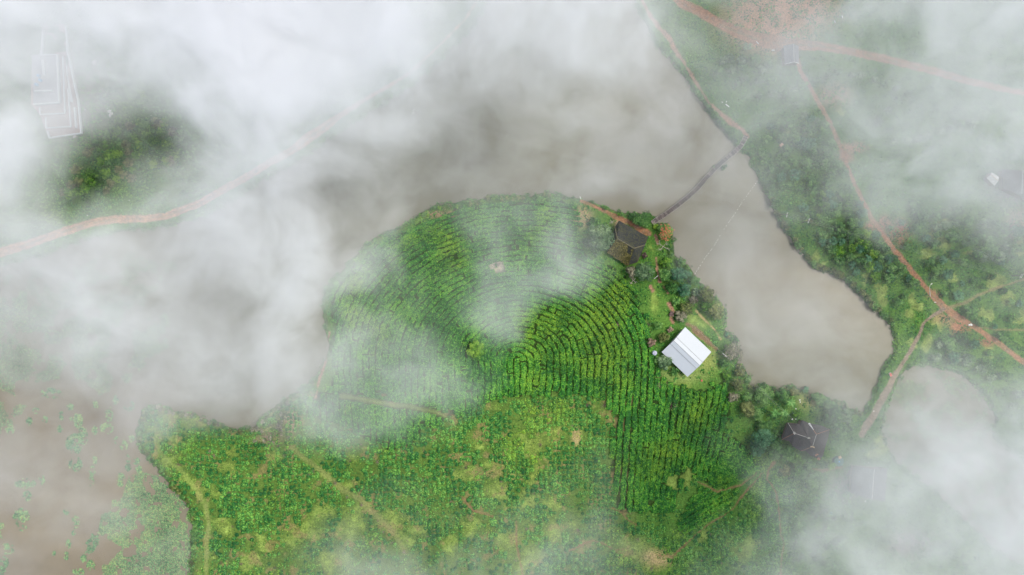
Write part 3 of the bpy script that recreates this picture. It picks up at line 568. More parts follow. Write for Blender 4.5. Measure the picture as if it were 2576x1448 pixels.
# ---------------------------------------------------------------- trees
def tree(u, v, r, mat, label, group=None, hgt=None, dens=1.0, flat=.7, name='tree', cat='tree', ls=None, flowers=0, rxy=(1, 1), trunk=True):
    """u,v: where the crown's middle is seen; r in overview units"""
    R = r*S; hgt = hgt or max(1.6, R*1.25); cz = hgt*.62; bz = float(gh(u, v)); c0 = P(u, v, bz+cz); base = np.array([c0[0], c0[1], bz-.1])
    e = empty(name, base, label, cat, group); g_ = np.random.default_rng(int(u*7+v*13))
    if group: reg(e, u, v, label, group); ch = hgt-cz*.55
    nl = max(5, int(7+R*1.6)); lob = []
    for i in range(nl):
        a_ = i*2.4+g_.uniform(-.4, .4); q = math.sqrt((i+.5)/nl)*.72; lob.append((q*math.cos(a_)*R*rxy[0], q*math.sin(a_)*R*rxy[1], hgt*.55+(1-q*q)*hgt*.28*g_.uniform(.6, 1.15), R*g_.uniform(.26, .42)))
    lob = np.array(lob); ls = ls or (.28, .66)
    area = math.pi*R*R; n_ = int(min(5200, max(90, area*42*dens))); li = g_.integers(0, nl, n_); L = lob[li]
    th = g_.uniform(0, 6.28, n_); ct = g_.uniform(-.25, 1, n_); st_ = np.sqrt(1-ct**2); nr = np.stack([st_*np.cos(th), st_*np.sin(th), ct], 1)
    cc = L[:, :3]+nr*L[:, 3:4]*g_.uniform(.7, 1.12, (n_, 1))*np.array([1, 1, flat])
    out = np.abs(g_.normal(size=n_)) > 2; cc[out] += g_.normal(size=(out.sum(), 3))*.12*R
    tl = np.clip(.05+.35*g_.random(n_)+.5*g_.random(nl)[li]+.12*(ct > .5), 0, 1)
    LV, LF = quads(cc, nr+g_.normal(size=nr.shape)*.3+np.array([0, 0, .1]), g_.uniform(*ls, n_))
    crown = mo('crown', LV, LF, mat, e, tint=tl)
    if flowers:
        fi = g_.integers(0, nl, flowers); th = g_.uniform(0, 6.28, flowers); ct = g_.uniform(.35, 1, flowers); st_ = np.sqrt(1-ct**2)
        ctr = lob[fi, :3]+np.stack([st_*np.cos(th), st_*np.sin(th), ct*flat], 1)*lob[fi, 3:4]*1.15
        pc = np.repeat(ctr, 5, 0)+g_.normal(size=(flowers*5, 3))*.14; FV, FF_ = quads(pc, g_.normal(size=pc.shape)*.5+np.array([0, 0, 1]), g_.uniform(.25, .45, len(pc)))
        mo('blossom', FV, FF_, 'flower', e, tint=g_.random(len(pc)))
    if trunk:
        mb = MB(); tr = max(.06, R*.07); top = np.array([0, 0, hgt*.5])
        mb.tube([(0, 0, 0), (g_.normal()*.05*R, g_.normal()*.05*R, hgt*.28), top], [tr*1.3, tr, tr*.7], 7)
        for i in range(min(nl, 7)): mb.tube([top*.75, (top*.75+lob[i, :3])/2+np.array([0, 0, .05*R]), lob[i, :3]], [tr*.55, tr*.35, tr*.15], 5)
        mb.build('trunk', 'bark', e)
    return e
T = tree
T(1199,880,25,'tree_bright','lone bright green tree standing in the middle of the round tea field',dens=1.1,flat=.8)
T(1511,600,38,'tree_pale','large pale green spreading tree left of the mossy dark roof',hgt=6.5,rxy=(.9,1.1))
T(1495,560,16,'tree_mid','small green tree above the large pale spreading tree')
T(1478,610,14,'tree_mid','small green tree on the left flank of the large pale tree')
T(1617,553,25,'tree_mid','rounded green tree at the island end of the footbridge',hgt=4,rxy=(1.1,.8),dens=1.2)
T(1589,545,10,'tree_mid','small bush-like tree between the red path and the lake')
T(1673,584,22,'tree_mid','tree covered in orange blossom beside the footbridge landing',flowers=110,hgt=4)
T(1648,570,9,'tree_bright','small bright shrub between bridge landing and orange blossom tree',name='shrub',cat='shrub')
T(1589,683,17,'tree_grey','greyish brown tree touching the lower corner of the mossy roof',hgt=5)
T(1619,685,27,'tree_pale','grey green tree below the mossy dark roof beside the narrow path',hgt=6)
T(1622,643,8,'dead','small pinkish round shrub by the right corner of the mossy roof',name='shrub',cat='shrub')
T(1676,662,16,'tree_bright','bright green tree on the lake shore below the bleached branches')
T(1714,661,14,'tree_mid','small dark green tree overhanging the lake at the bay')
T(1672,693,19,'tree_mid','dense mid green tree right of the narrow path')
T(1704,692,21,'tree_blue','blue green tree in the shoreline clump',hgt=4.5)
T(1727,690,14,'tree_blue','second smaller blue green tree next to the lake edge')
T(1746,705,14,'tree_mid','dark tree on the shore where the float line ends')
T(1720,728,20,'tree_blue','large bluish tree at the lower end of the shoreline clump')
T(1690,722,17,'tree_mid','mid green tree behind the bluish trees')
T(1752,735,12,'tree_pale','small pale yellowish tree on the shore')
T(1779,743,22,'tree_olive','big olive tree leaning over the lake',hgt=5)
T(1803,784,23,'tree_olive','lower olive tree leaning over the lake beside the garden',hgt=5)
T(1775,775,15,'tree_bright','bright green shrub between the two olive trees',name='shrub',cat='shrub')
T(1727,776,20,'tree_olive','olive tree at the head of the white roofed garden')
T(1745,755,13,'tree_grey','greyish small tree above the tan ditch')
T(1712,795,17,'tree_grey','greyish brown tree above the white metal roof')
T(1700,760,12,'tree_mid','small green tree beside the red soil patch')
T(1690,790,8,'dead','small reddish shrub by the bare soil patch',name='shrub',cat='shrub')
T(1639,862,12,'tree_brown','brown dry shrub at the left of the white roof',name='shrub',cat='shrub')
T(1670,850,16,'tree_olive','yellow green tree at the upper left edge of the white roof')
T(1655,820,13,'tree_mid','dark green shrub above the yellow green tree',name='shrub',cat='shrub')
T(1685,830,9,'tree_brown','small brown shrub close to the top of the white roof',name='shrub',cat='shrub')
T(1672,912,20,'tree_pale','broad leaved pale green shrub below the left corner of the white roof',name='shrub',cat='shrub',ls=(.35,.7))
T(1655,905,11,'tree_mid','green shrub just below the round lilac tank',name='shrub',cat='shrub')
T(1697,935,12,'tree_mid','green shrub near the bottom corner of the white roof',name='shrub',cat='shrub')
T(1845,886,27,'tree_grey','sparse brown leafed tree over the lake right of the white roof',hgt=6,dens=.7)
T(1852,855,6,'tree_mid','tiny dark shrub growing out of the lake edge',name='shrub',cat='shrub')
T(1829,842,7,'tree_blue','small turquoise green shrub on the bank',name='shrub',cat='shrub')
T(1820,915,13,'tree_mid','dark green bush right of the white roof by the power pole',name='shrub',cat='shrub')
T(1829,945,13,'tree_bright','bright green bush at the top of the slope by the lake',name='shrub',cat='shrub')
T(1862,937,15,'tree_olive','olive bush on the bank just south of the brown tree',name='shrub',cat='shrub')
T(1855,968,18,'tree_olive','broad olive bush on the bank above the second dark roof',name='shrub',cat='shrub')
T(1845,1000,15,'tree_grey','greyish bush at the edge of the tea rows',name='shrub',cat='shrub')
T(1880,1000,15,'tree_mid','green bush beside the small dark inlet',name='shrub',cat='shrub')
T(1924,993,27,'tree_mid','large green tree on the shore above the banana plants',hgt=5)
T(1880,1031,22,'tree_olive','olive green tree left of the banana plants',hgt=4)
T(1905,1045,17,'tree_mid','mid green tree between the olive tree and the banana plants')
T(1968,993,20,'tree_mid','dense green tree on the point of the lake shore')
T(1995,985,12,'tree_olive','small olive tree at the tip of the shore point')
T(2026,981,10,'tree_blue','dark blue green shrub standing in the lake edge',name='shrub',cat='shrub')
T(2060,1003,20,'tree_mid','round green tree on the misty shore east of the point')
T(2090,1022,18,'tree_mid','green tree on the shore further along the misty bank')
T(2096,1050,26,'tree_mid','large green tree right of the dark shingled house',hgt=5)
T(2128,1045,20,'tree_pale','pale misty tree at the corner of the lake')
T(2115,1082,20,'tree_mid','misty green tree beside the lower right house corner')
T(2145,1070,12,'tree_mid','small misty shrub next to the causeway end',name='shrub',cat='shrub')
T(1917,1105,30,'tree_blue','wide blue green tree left of the dark shingled house',hgt=6)
T(1925,1072,20,'tree_mid','deep green tree above the wide blue green one')
T(1945,1092,14,'tree_mid','small tree squeezed against the left wall of the shingled house')
T(1905,1130,22,'tree_blue','lower blue green tree next to the end of the tea rows')
T(1947,1135,22,'tree_mid','green tree under the left corner of the shingled house',hgt=4)
T(1980,1145,22,'tree_mid','green tree below the shingled house roof',hgt=4)
T(2005,1160,20,'tree_bright','brighter green tree under the bottom of the shingled house')
T(2035,1168,16,'tree_mid','rounded green tree left of the dark green round cover')
T(2070,1168,13,'tree_mid','small rounded tree next to the dark green round cover')
T(2092,1172,12,'tree_bright','little bright tree hugging the dark green round cover')
T(2010,1195,24,'tree_mid','big green tree south of the reddish track')
T(2045,1210,22,'tree_mid','dark green tree below the reddish track in thin mist')
T(1975,1185,16,'tree_olive','olive tree beside the head of the muddy footpath')
T(2000,1045,10,'tree_bright','small bright shrub above the shingled house',name='shrub',cat='shrub')
T(1820,423,7,'tree_mid','small green shrub growing from the lake under the footbridge',name='shrub',cat='shrub')
T(1827,418,4,'tree_mid','tiny shrub sprouting beside the footbridge shrub',name='shrub',cat='shrub')
T(1795,420,4,'tree_mid','tiny green shrub on the upstream side of the footbridge',name='shrub',cat='shrub')
R6 = [(2301,713,15),(2285,700,10),(2451,706,12),(2497,696,10),(2421,713,8),(2474,721,8),(2376,740,10),(2411,745,15),(2524,733,10),(2544,760,10),(2564,765,10),(2444,783,20),(2471,810,15),(2504,823,8),(2544,803,10),(2424,850,20),(2451,866,15),(2387,863,20),(2524,846,15),(2400,900,18),(2440,905,15),(2490,888,10),(2402,640,13),(2425,660,12),(2352,615,14),(2330,600,12),(2310,575,15),(2240,575,9),(2268,560,10),(2280,620,12),(2320,545,16),(2385,690,16),(2360,680,16),(2340,660,14),(2372,655,12),(2460,640,15),(2500,630,13),(2560,580,18),(2395,720,8),(2348,702,9),(2520,660,10),(2205,705,12),(2260,760,12),(2240,700,14),(2275,745,10)]
for i, (x, y, r_) in enumerate(R6):
    T(x, y, r_, ['tree_mid', 'tree_blue', 'tree_mid'][i % 3], 'round orchard tree on pale grass', 'orchard trees scattered beside the red dirt road', dens=.9)
# thickets: trees that stand crown to crown
def thicket(poly, spacing, r0, r1, label, group, mats, seed, dens=.75):
    g_ = np.random.default_rng(seed); P_ = np.array(poly); x0, y0 = P_.min(0); x1, y1 = P_.max(0); pts = []
    for yy in np.arange(y0, y1, spacing):
        for xx in np.arange(x0, x1, spacing): pts.append((xx+g_.uniform(-.4, .4)*spacing, yy+g_.uniform(-.4, .4)*spacing))
    pts = np.array(pts); ok = inpoly(pts[:, 0], pts[:, 1], poly) & ~blocked(pts[:, 0], pts[:, 1], 8); n_ = 0
    for x, y in pts[ok]:
        T(float(x), float(y), float(g_.uniform(r0, r1)), mats[int(g_.integers(len(mats)))], label, group, dens=dens); n_ += 1
    print(group, n_)
thicket([(2000,520),(2070,490),(2150,470),(2190,545),(2230,600),(2290,690),(2230,720),(2180,690),(2120,680),(2090,640),(2060,600),(2045,570)],23,11,16,'leafy tree of the dense lakeside thicket','trees of the lakeside thicket',['tree_mid','tree_blue','tree_mid','tree_bright'],5)
thicket([(1940,300),(2060,290),(2100,350),(2140,450),(2060,485),(2000,500),(1950,520),(1925,460),(1900,400)],30,12,18,'misty thicket tree','trees behind the far bridge end',['tree_mid','tree_blue','tree_mid'],6,.6)
thicket([(2300,510),(2420,530),(2520,560),(2576,600),(2600,700),(2520,670),(2440,650),(2380,600),(2300,560)],28,12,17,'tree of the green belt in mist','trees of the belt right of the red road',['tree_mid','tree_pale','tree_mid'],7,.7)
thicket([(290,290),(400,300),(460,330),(455,400),(380,420),(330,470),(230,520),(150,500),(180,430),(240,360)],24,11,17,'green grove tree in the cloud gap','trees of the grove above the orange road',['tree_mid','tree_bright','tree_bright','tree_olive'],8)
thicket([(2330,870),(2400,860),(2500,920),(2600,1000),(2560,1040),(2480,960),(2360,915)],32,11,16,'misty tree above the grey pond','trees above the grey pond',['tree_mid','tree_pale'],9,.6)
thicket([(1780,110),(1880,110),(1960,180),(1940,250),(1850,240),(1790,190)],32,12,16,'misty tree left of the grey hut','misty trees near the grey hut',['tree_mid','tree_pale'],10,.6)
thicket([(2020,1210),(2130,1230),(2150,1330),(2080,1448),(1990,1448),(1985,1320)],34,11,16,'tree on the fogged lower slope','misty trees of the lower right slope',['tree_mid'],11,.6)
# low shrubs along the banks
def bank_row(pts, spacing, r0, r1, label, group, mats, seed, off=7):
    g_ = np.random.default_rng(seed); pts = np.array(pts, float); seg = np.linalg.norm(np.diff(pts, axis=0), axis=1); L = np.concatenate([[0], np.cumsum(seg)]); n_ = 0
    for d in np.arange(0, L[-1], spacing):
        x = np.interp(d, L, pts[:, 0])+g_.normal()*3; y = np.interp(d, L, pts[:, 1])+g_.normal()*3
        s0 = sdf(x, y)
        if s0 < 3:   # move onto the bank
            ex = 4; gxx = float(sdf(x+ex, y)-sdf(x-ex, y)); gyy = float(sdf(x, y+ex)-sdf(x, y-ex)); l_ = math.hypot(gxx, gyy)+1e-6; x += gxx/l_*(off-s0); y += gyy/l_*(off-s0)
        if road_d(x, y) < 3 or any(inpoly(np.array(x), np.array(y), hh_) for hh_ in HOUSES): continue
        T(float(x), float(y), float(g_.uniform(r0, r1)), mats[int(g_.integers(len(mats)))], label, group, name='shrub', cat='shrub', dens=.9, ls=(.25, .5), trunk=False); n_ += 1
    print(group, n_)
bank_row([(1930,490),(1950,540),(1978,588),(2005,625),(2030,652),(2060,682),(2100,700),(2130,712),(2160,742),(2190,770),(2218,800),(2240,820)],11,6,11,'olive shrub on the reedy bank','shrubs along the eastern lake bank',['tree_olive','tree_mid','tree_olive'],21)
bank_row([(1040,555),(1070,538),(1100,522),(1140,518),(1180,510),(1240,500),(1300,498),(1370,490),(1430,494)],13,5,8,'low shrub on the north island shore','shrubs along the northern island shore',['tree_mid','tree_bright','tree_olive'],22)
bank_row([(1480,512),(1510,522),(1535,528),(1560,536),(1580,540)],8,4,6,'low shrub by the red path shore','shrubs beside the red path shore',['tree_bright','tree_mid'],23)
bank_row([(1698,625),(1702,640),(1712,652),(1735,668),(1752,690)],8,4,7,'waterside shrub under the bleached branches','shrubs below the bleached branches',['tree_mid','tree_bright'],24)
bank_row([(352,1040),(350,1080),(350,1120),(372,1152),(398,1185),(425,1215),(452,1245),(470,1275),(482,1310),(488,1350),(484,1448)],11,5,9,'dark shrub on the lily side bank','shrubs on the western island bank',['tree_mid','tree_olive','tree_mid'],25)
bank_row([(380,1020),(440,1040),(480,1042),(545,1065),(600,1086),(640,1075),(690,1035),(750,992),(800,950)],13,5,9,'low shrub along the bay shore','shrubs along the notched bay',['tree_olive','tree_mid','tree_grey'],26)
bank_row([(1830,845),(1850,862),(1866,925),(1885,950),(1890,975),(1935,978),(2010,985),(2075,1000),(2130,1022),(2165,1042)],12,6,9,'low shrub on the misty bank','shrubs on the south eastern lake bank',['tree_mid','tree_olive'],27)
bank_row([(1745,240),(1780,280),(1806,316),(1830,338),(1850,368)],11,5,8,'misty shrub by the lakeside footpath','shrubs by the lakeside footpath',['tree_mid'],28)
bank_row([(660,1085),(700,1070),(715,1040),(700,1100),(640,1110)],8,5,8,'yellowish scrub by the bare patch','scrub by the bare brown patch',['tree_olive','tree_grey','tree_olive'],29)
bank_row([(2050,300),(1960,240),(2120,180),(2200,200),(2300,240),(2200,300),(2260,360),(2380,330),(2460,300)],30,9,14,'shrub on the foggy upper slope','shrubs on the foggy upper right slope',['tree_mid','tree_pale'],30)
# ---------------------------------------------------------------- weedy undergrowth over all open land
def cover(x0, x1, y0, y1, n_, mat, name, label, fn, lo=.3, hi=.85, hh=.28):
    u = rng.uniform(x0, x1, n_); v = rng.uniform(y0, y1, n_); ok = (sdf(u, v) > 1.5) & fn(u, v); u, v = u[ok], v[ok]; rd = road_d(u, v) > .5; u, v = u[rd], v[rd]
    for h_ in HOUSES: k2 = ~inpoly(u, v, h_); u, v = u[k2], v[k2]
    n_ = len(u); c0 = G(u, v, rng.uniform(.03, hh, n_)*(.4+1.2*fbm(u, v, 12, 161, 2))); LV, LF = quads(c0, np.stack([rng.normal(size=n_)*.5, rng.normal(size=n_)*.5, np.ones(n_)], 1), rng.uniform(lo, hi, n_))
    o = mo(name, LV, LF, mat, tint=np.clip(rng.random(n_)*.8+.1, 0, 1)); o['kind'] = 'stuff'; o['label'] = label; print(name, n_)
_lt = lambda u, v: blobs(u, v, LIGHT)
cover(340, 2000, 480, 1500, 190000, 'bush', 'undergrowth', 'weeds and low leaves between the bushes of the tea island', lambda u, v: ~tin(u, v) & (_lt(u, v)+.5*rng.random(len(u)) < .62) & (fbm(u, v, 11, 171, 3) > .52))
cover(340, 2000, 980, 1500, 60000, 'grassmat', 'grass_tufts', 'pale yellow green grass tufts in the openings of the tea field', lambda u, v: ~tin(u, v) & (_lt(u, v) > .22), .25, .6, .2)
cover(1640, 2700, -60, 1500, 150000, 'bush', 'bank_weeds', 'weeds and ferns over the eastern bank', lambda u, v: ((u > 1900) | (v < 480)) & (blobs(u, v, LIGHT_R)+.5*rng.random(len(u)) < .7) & (fbm(u, v, 16, 181, 3) > .40))
cover(-100, 1100, -60, 640, 110000, 'bush', 'meadow_weeds', 'weeds over the meadow under the thick cloud', lambda u, v: (u < 1100) & (fbm(u, v, 16, 191, 3) > .42))
def shore(n_):
    pts = []
    for PL_ in (LAKE, POND):
        p = np.array(PL_+[PL_[0]], float); L = np.concatenate([[0], np.cumsum(np.hypot(*np.diff(p, axis=0).T))]); d = rng.uniform(0, L[-1], n_*6 if PL_ is LAKE else n_)
        pts.append(np.stack([np.interp(d, L, p[:, 0]), np.interp(d, L, p[:, 1])], 1)+rng.normal(size=(len(d), 2))*5)
    q = np.concatenate(pts); u, v = q[:, 0], q[:, 1]; s_ = sdf(u, v); ok = (u > -60) & (u < 2640) & (v > -60) & (v < 1500) & (s_ > -5.5) & (s_ < 5) & (fbm(u, v, 13, 331, 3)+.02*s_ > .45) & (road_d(u, v) > 2); u, v = u[ok], v[ok]; n_ = len(u)
    LV, LF = quads(G(u, v, rng.uniform(.05, .6, n_)), np.stack([rng.normal(size=n_)*.6, rng.normal(size=n_)*.6, np.ones(n_)], 1), rng.uniform(.25, .65, n_)); o = mo('shore_reeds', LV, LF, 'tree_mid', tint=rng.random(n_)*.8); o['kind'] = 'stuff'; o['label'] = 'reeds and half drowned weeds along the water edge'; print('reeds', n_)
shore(9000)
# ---------------------------------------------------------------- banana plants
def banana(u, v, r, label, seed):
    R = r*S; bz = float(gh(u, v)); hg = 3.0; c0 = P(u, v, bz+hg); e = empty('banana_plant', (c0[0], c0[1], bz-.05), label, 'banana plant', 'banana plants above the shingled house')
    g_ = np.random.default_rng(seed); mb = MB(); mb.tube([(0,0,0),(0,0,hg*.6),(0,0,hg)], [.18,.14,.08], 7); mb.build('stem', 'banana', e)
    for i in range(9):
        a_ = i*.72+g_.uniform(-.2, .2); L = R*g_.uniform(.75, 1.1); d = np.array([math.cos(a_), math.sin(a_)]); nn = np.array([-d[1], d[0]]); V = []; F = []
        for j in range(8):
            t_ = j/7; p = d*L*t_; z = hg+.9*math.sin(t_*2.4)*L*.3-.5*t_*t_*L*.35; wd = .30*math.sin(min(1, t_*1.15+.12)*math.pi)**.6+.02
            V += [(*(p-nn*wd), z-.10), (*p, z), (*(p+nn*wd), z-.10)]
            if j: b_ = j*3; F += [(b_-3, b_-2, b_+1, b_), (b_-2, b_-1, b_+2, b_+1)]
        mo('leaf', np.array(V), np.array(F), 'banana', e, tint=np.repeat(g_.uniform(.3, .9), len(F)))
banana(1950,1040,17,'banana plant at the lower left of the three above the shingled house',1)
banana(1990,1013,17,'banana plant nearest the open yard and the lake, highest of the three',2)
banana(1974,1040,15,'banana plant just above the corner of the shingled roof',3)
# ---------------------------------------------------------------- lily pads
def pads(u, v, rad, name, loc=None):
    n_ = len(u); k_ = 7; an = rng.uniform(0, 6.28, n_)[:, None]+np.linspace(.25, 2*math.pi-.25, k_)[None]
    z = rng.uniform(.03, .09, n_); c0 = P(u, v, z); rr = (rad*S)[:, None]; tilt = rng.uniform(-.12, .12, (n_, 2))
    dx = np.cos(an)*rr; dy = np.sin(an)*rr
    ring_ = np.stack([c0[:, None, 0]+dx, c0[:, None, 1]+dy, c0[:, None, 2]+.02+dx*tilt[:, :1]+dy*tilt[:, 1:]], -1)
    V = np.concatenate([c0[:, None, :], ring_], 1).reshape(-1, 3); b_ = (np.arange(n_)*(k_+1))[:, None, None]
    F = (np.stack([np.zeros(k_-1, int), np.arange(1, k_), np.arange(2, k_+1)], 1)[None]+b_).reshape(-1, 3)
    tl = np.repeat(np.clip(rng.beta(2, 2.4, n_)+(rng.random(n_) > .93)*.4, 0, 1), k_-1)
    return mo(name, V, F, 'pad', tint=tl, loc=loc)
PATCH = [(390,75,75,35),(530,180,22,22),(870,125,20,30),(970,170,40,35),(720,165,18,30),(270,205,20,20),(465,245,18,28),(220,290,20,28),(340,275,18,25),(530,265,15,15),(590,280,30,50),(825,235,25,50),(805,340,45,38),(715,355,18,28),(450,345,18,22),(75,345,30,35),(625,400,35,60),(560,460,55,70),(880,430,18,25),(935,470,28,35),(990,415,20,25),(965,570,18,25),(1030,590,20,25),(965,635,20,25),(1050,650,25,25),(570,610,45,50),(715,580,18,25),(695,665,20,40),(690,740,18,30),(190,755,70,35),(315,730,22,30),(205,850,30,35),(910,730,30,45),(490,980,25,22),(570,1045,25,45),(555,1135,15,22),(160,1010,55,60),(170,1075,30,35),(515,1215,20,30),(410,1285,12,18),(500,1300,18,28),(635,1315,22,35),(685,1375,28,35),(590,1425,40,25),(670,1230,45,45),(715,1180,30,50),(50,1250,55,35),(30,1350,30,40),(15,1110,20,50),(15,1420,25,30)]
PL = []
for x, y, rx, ry in PATCH:
    x /= 2.998; y = y/2.998+964.7; rx = rx/2.6; ry = ry/2.6; n_ = int(rx*ry*.62)+6; a_ = rng.uniform(0, 6.28, n_); q = np.sqrt(rng.random(n_))
    u = x+np.cos(a_)*q*rx; v = y+np.sin(a_)*q*ry; ok = (fbm(u, v, 9, 131, 2) > .40) & (sdf(u, v) < -1)
    if ok.sum() < 3: continue
    sz = 'tiny round' if rx*ry < 60 else ('small' if rx*ry < 150 else 'broad'); sh = 'tall narrow' if ry > rx*1.35 else ('wide flat' if rx > ry*1.35 else 'rounded')
    o = pads(u[ok], v[ok], rng.uniform(1.1, 2.1, int(ok.sum())), 'lily_pad_patch', loc=P(x, y, 0.0)); tag(o, 'x', 'lily pads'); PL.append((x, y, o, f'{sz} {sh}'))
PL.sort(key=lambda t: t[0]+t[1]*.001)
for q_, (x, y, o, ad_) in enumerate(PL): o['group'] = 'drifting islands of lily pads'; o['label'] = f'{ad_} island of lily pads, {ORD[q_+1]} drifting island from the left edge'
def padmass(poly, step, thr, holes, label, name, s_=16, mist=1.0):
    P_ = np.array(poly); x0, y0 = P_.min(0); x1, y1 = P_.max(0); gx, gy = np.meshgrid(np.arange(x0, x1, step), np.arange(y0, y1, step)); gx = gx.ravel()+rng.normal(size=gx.size)*step*.4; gy = gy.ravel()+rng.normal(size=gy.size)*step*.4
    f = fbm(gx, gy, s_, 141, 3); din = dline(gx, gy, poly, True); t_ = thr+.12*(1-sstep(0, 26, din)); ok = inpoly(gx, gy, poly) & (f > t_) & (sdf(gx, gy) < -1) & (blobs(gx, gy, holes) < .35)
    gx, gy = gx[ok], gy[ok]; print(name, len(gx)); o = pads(gx, gy, rng.uniform(.8, 1.5, len(gx)), name); o['kind'] = 'stuff'; o['label'] = label
u_ = lambda L: [(a_/2.998, b_/2.998+964.7) for a_, b_ in L]
padmass(u_([(930,820),(975,700),(1080,670),(1190,700),(1210,745),(1280,780),(1340,830),(1375,890),(1420,940),(1440,1050),(1450,1150),(1430,1250),(1420,1448),(1420,1600),(780,1600),(770,1380),(850,1310),(900,1230),(735,1130),(765,990),(840,960),(845,880)]), 1.95, .35, [(353,1322,16),(333,1381,24),(367,1228,16),(300,1290,10),(330,1260,8)], 'dense carpet of green lily pads against the western bank', 'lily_pad_carpet')
padmass([(-80,720),(60,735),(150,790),(300,760),(400,770),(480,800),(470,850),(380,900),(330,960),(240,1000),(160,950),(75,970),(70,1020),(40,1060),(25,1100),(-80,1140)], 2.5, .43, [(300,900,30)], 'wide green carpet of floating leaves at the left edge of the lake under thin mist', 'floating_leaf_carpet', 30)
padmass([(0,700),(120,660),(300,640),(420,620),(450,680),(420,780),(200,800),(0,760)], 3.2, .5, [], 'sparse misty floating leaves near the orange road', 'floating_leaf_cover', 30)
padmass(POND, 3.0, .47, [], 'grey green floating weed covering the foggy pond', 'pond_weed', 26)
# ---------------------------------------------------------------- footbridge
BR = np.array([(1877,343),(1873,352),(1863,369),(1848,383),(1830,397),(1800,423),(1770,456),(1754,475),(1731,496),(1701,520),(1675,539),(1656,551),(1639,563)], float)
seg = np.linalg.norm(np.diff(BR, axis=0), axis=1); Lc = np.concatenate([[0], np.cumsum(seg)])
def brp(d): return np.array([np.interp(d, Lc, BR[:, 0]), np.interp(d, Lc, BR[:, 1])])
DZB = 1.15; e = empty('footbridge', P(1754, 475, 0), 'long narrow curved wooden footbridge of weathered planks across the lake', 'bridge')
def loc_(p, z): q = P(p[0], p[1], z); return q-np.array(e.location)
mb = MB(); d = 0; i = 0
while d < Lc[-1]-1.2:
    p = brp(d); p2 = brp(d+1.0); t_ = (p2-p)/np.linalg.norm(p2-p); nn = np.array([-t_[1], t_[0]]); wdt = 5.2+rng.uniform(-.35, .5)
    a_ = loc_(p-nn*wdt, DZB); b_ = loc_(p+nn*wdt, DZB); cc = (a_+b_)/2; x = (b_-a_)/2; yv = loc_(p+t_*.62, DZB)-loc_(p, DZB)
    tv = float(np.clip(rng.beta(2, 3)+(rng.random() > .93)*.5-.15*(vn(d/40, 3) > .6), 0, 1)); mb.box(cc+np.array([0, 0, rng.uniform(-.02, .03)]), x, yv, [0, 0, .03], tv); d += 1.45; i += 1
mb.build('deck', 'plank', e)
for sgn, dz in ((-1, 0), (1, 0)):
    mb = MB(); pts = []; pl = []
    for d in np.arange(0, Lc[-1], 13):
        p = brp(d); p2 = brp(d+1); t_ = (p2-p)/np.linalg.norm(p2-p); nn = np.array([-t_[1], t_[0]]); q = p+nn*sgn*5.6; jz = rng.uniform(-.06, .06)
        pts.append(loc_(q, DZB+.95+jz)); pl.append(loc_(q, DZB+.5+jz)); mb.tube([loc_(q, -.8), loc_(q, DZB+1.0+jz)], .055, 5, rng.random())
    mb.tube(pts, .05, 5, .8); mb.tube(pl, .04, 5, .6); mb.build('railing', 'rail', e)
mb = MB()
for d in np.arange(0, Lc[-1], 13):
    p = brp(d); p2 = brp(d+1); t_ = (p2-p)/np.linalg.norm(p2-p); nn = np.array([-t_[1], t_[0]]); mb.tube([loc_(p-nn*5, DZB-.12), loc_(p+nn*5, DZB-.12)], .06, 5)
for sgn in (-1, 1):
    mb.tube([loc_(brp(d_)+sgn*np.array([1.2, 1.2]), DZB-.07) for d_ in np.linspace(0, Lc[-1], 30)], .05, 5)
mb.build('beam', 'pole', e)
# ---------------------------------------------------------------- float line across the channel
FL = np.array([(1944,395),(1930,410),(1912,446),(1897,468),(1870,505),(1848,539),(1820,579),(1794,623),(1774,649),(1746,693)], float)
seg = np.linalg.norm(np.diff(FL, axis=0), axis=1); Lf = np.concatenate([[0], np.cumsum(seg)])
fm = None; d = 2; k_ = 0
while d < Lf[-1]:
    if rng.random() > .16:
        p = np.array([np.interp(d, Lf, FL[:, 0]), np.interp(d, Lf, FL[:, 1])])
        if sdf(*p) < 0:
            if fm is None:
                mb = MB(); mb.tube([(-.22,0,0),(-.19,0,0),(.19,0,0),(.22,0,0)], [.03,.07,.07,.03], 8); o = mb.build('float', 'float'); fm = o
            else: o = fm.copy(); link(o)
            o.location = P(p[0], p[1], .06); o.rotation_euler = (0, 0, math.radians(72)+rng.normal()*.3)
            k_ += 1; tag(o, f'small white stick float, {ORD[k_]} in the dotted line from the far bank', 'float', 'floats of the dotted line across the channel')
    d += rng.choice([3.8, 5, 6.5, 10])
# ---------------------------------------------------------------- power poles and wires
def pole(ub, vb, ut, vt, label, mat='pole', cross=0, hgt=None, name='power_pole', cat='pole', arm=None, rad=.12):
    b_ = G(ub, vb); top = None
    e = empty(name, b_, label, cat); hh = hgt
    lean = (P(ut, vt, b_[2]+hh)-b_); mb = MB(); mb.tube([(0, 0, -.3), lean*.5, lean], [rad*1.3, rad*1.1, rad*.85], 8); mb.build('post', mat, e)
    if cross:
        an = cross; dx = np.array([math.cos(an), math.sin(an), 0])
        for dz in (-.1, -.75):
            mb = MB(); mb.box(lean+np.array([0, 0, dz]), dx*.9, np.array([-dx[1], dx[0], 0])*.05, [0, 0, .06]); mb.build('crossarm', 'pole_pale', e)
        mb = MB()
        for q in (-.8, -.3, .3, .8): mb.tube([lean+dx*q+[0, 0, -.04], lean+dx*q+[0, 0, .14]], [.06, .04], 6)
        mb.build('insulator', 'sack', e)
    return b_+lean
pa = pole(1964,539,1981,541,'dark power pole on the bank where the wires reach the lake shore',cross=math.radians(80),hgt=7.2)
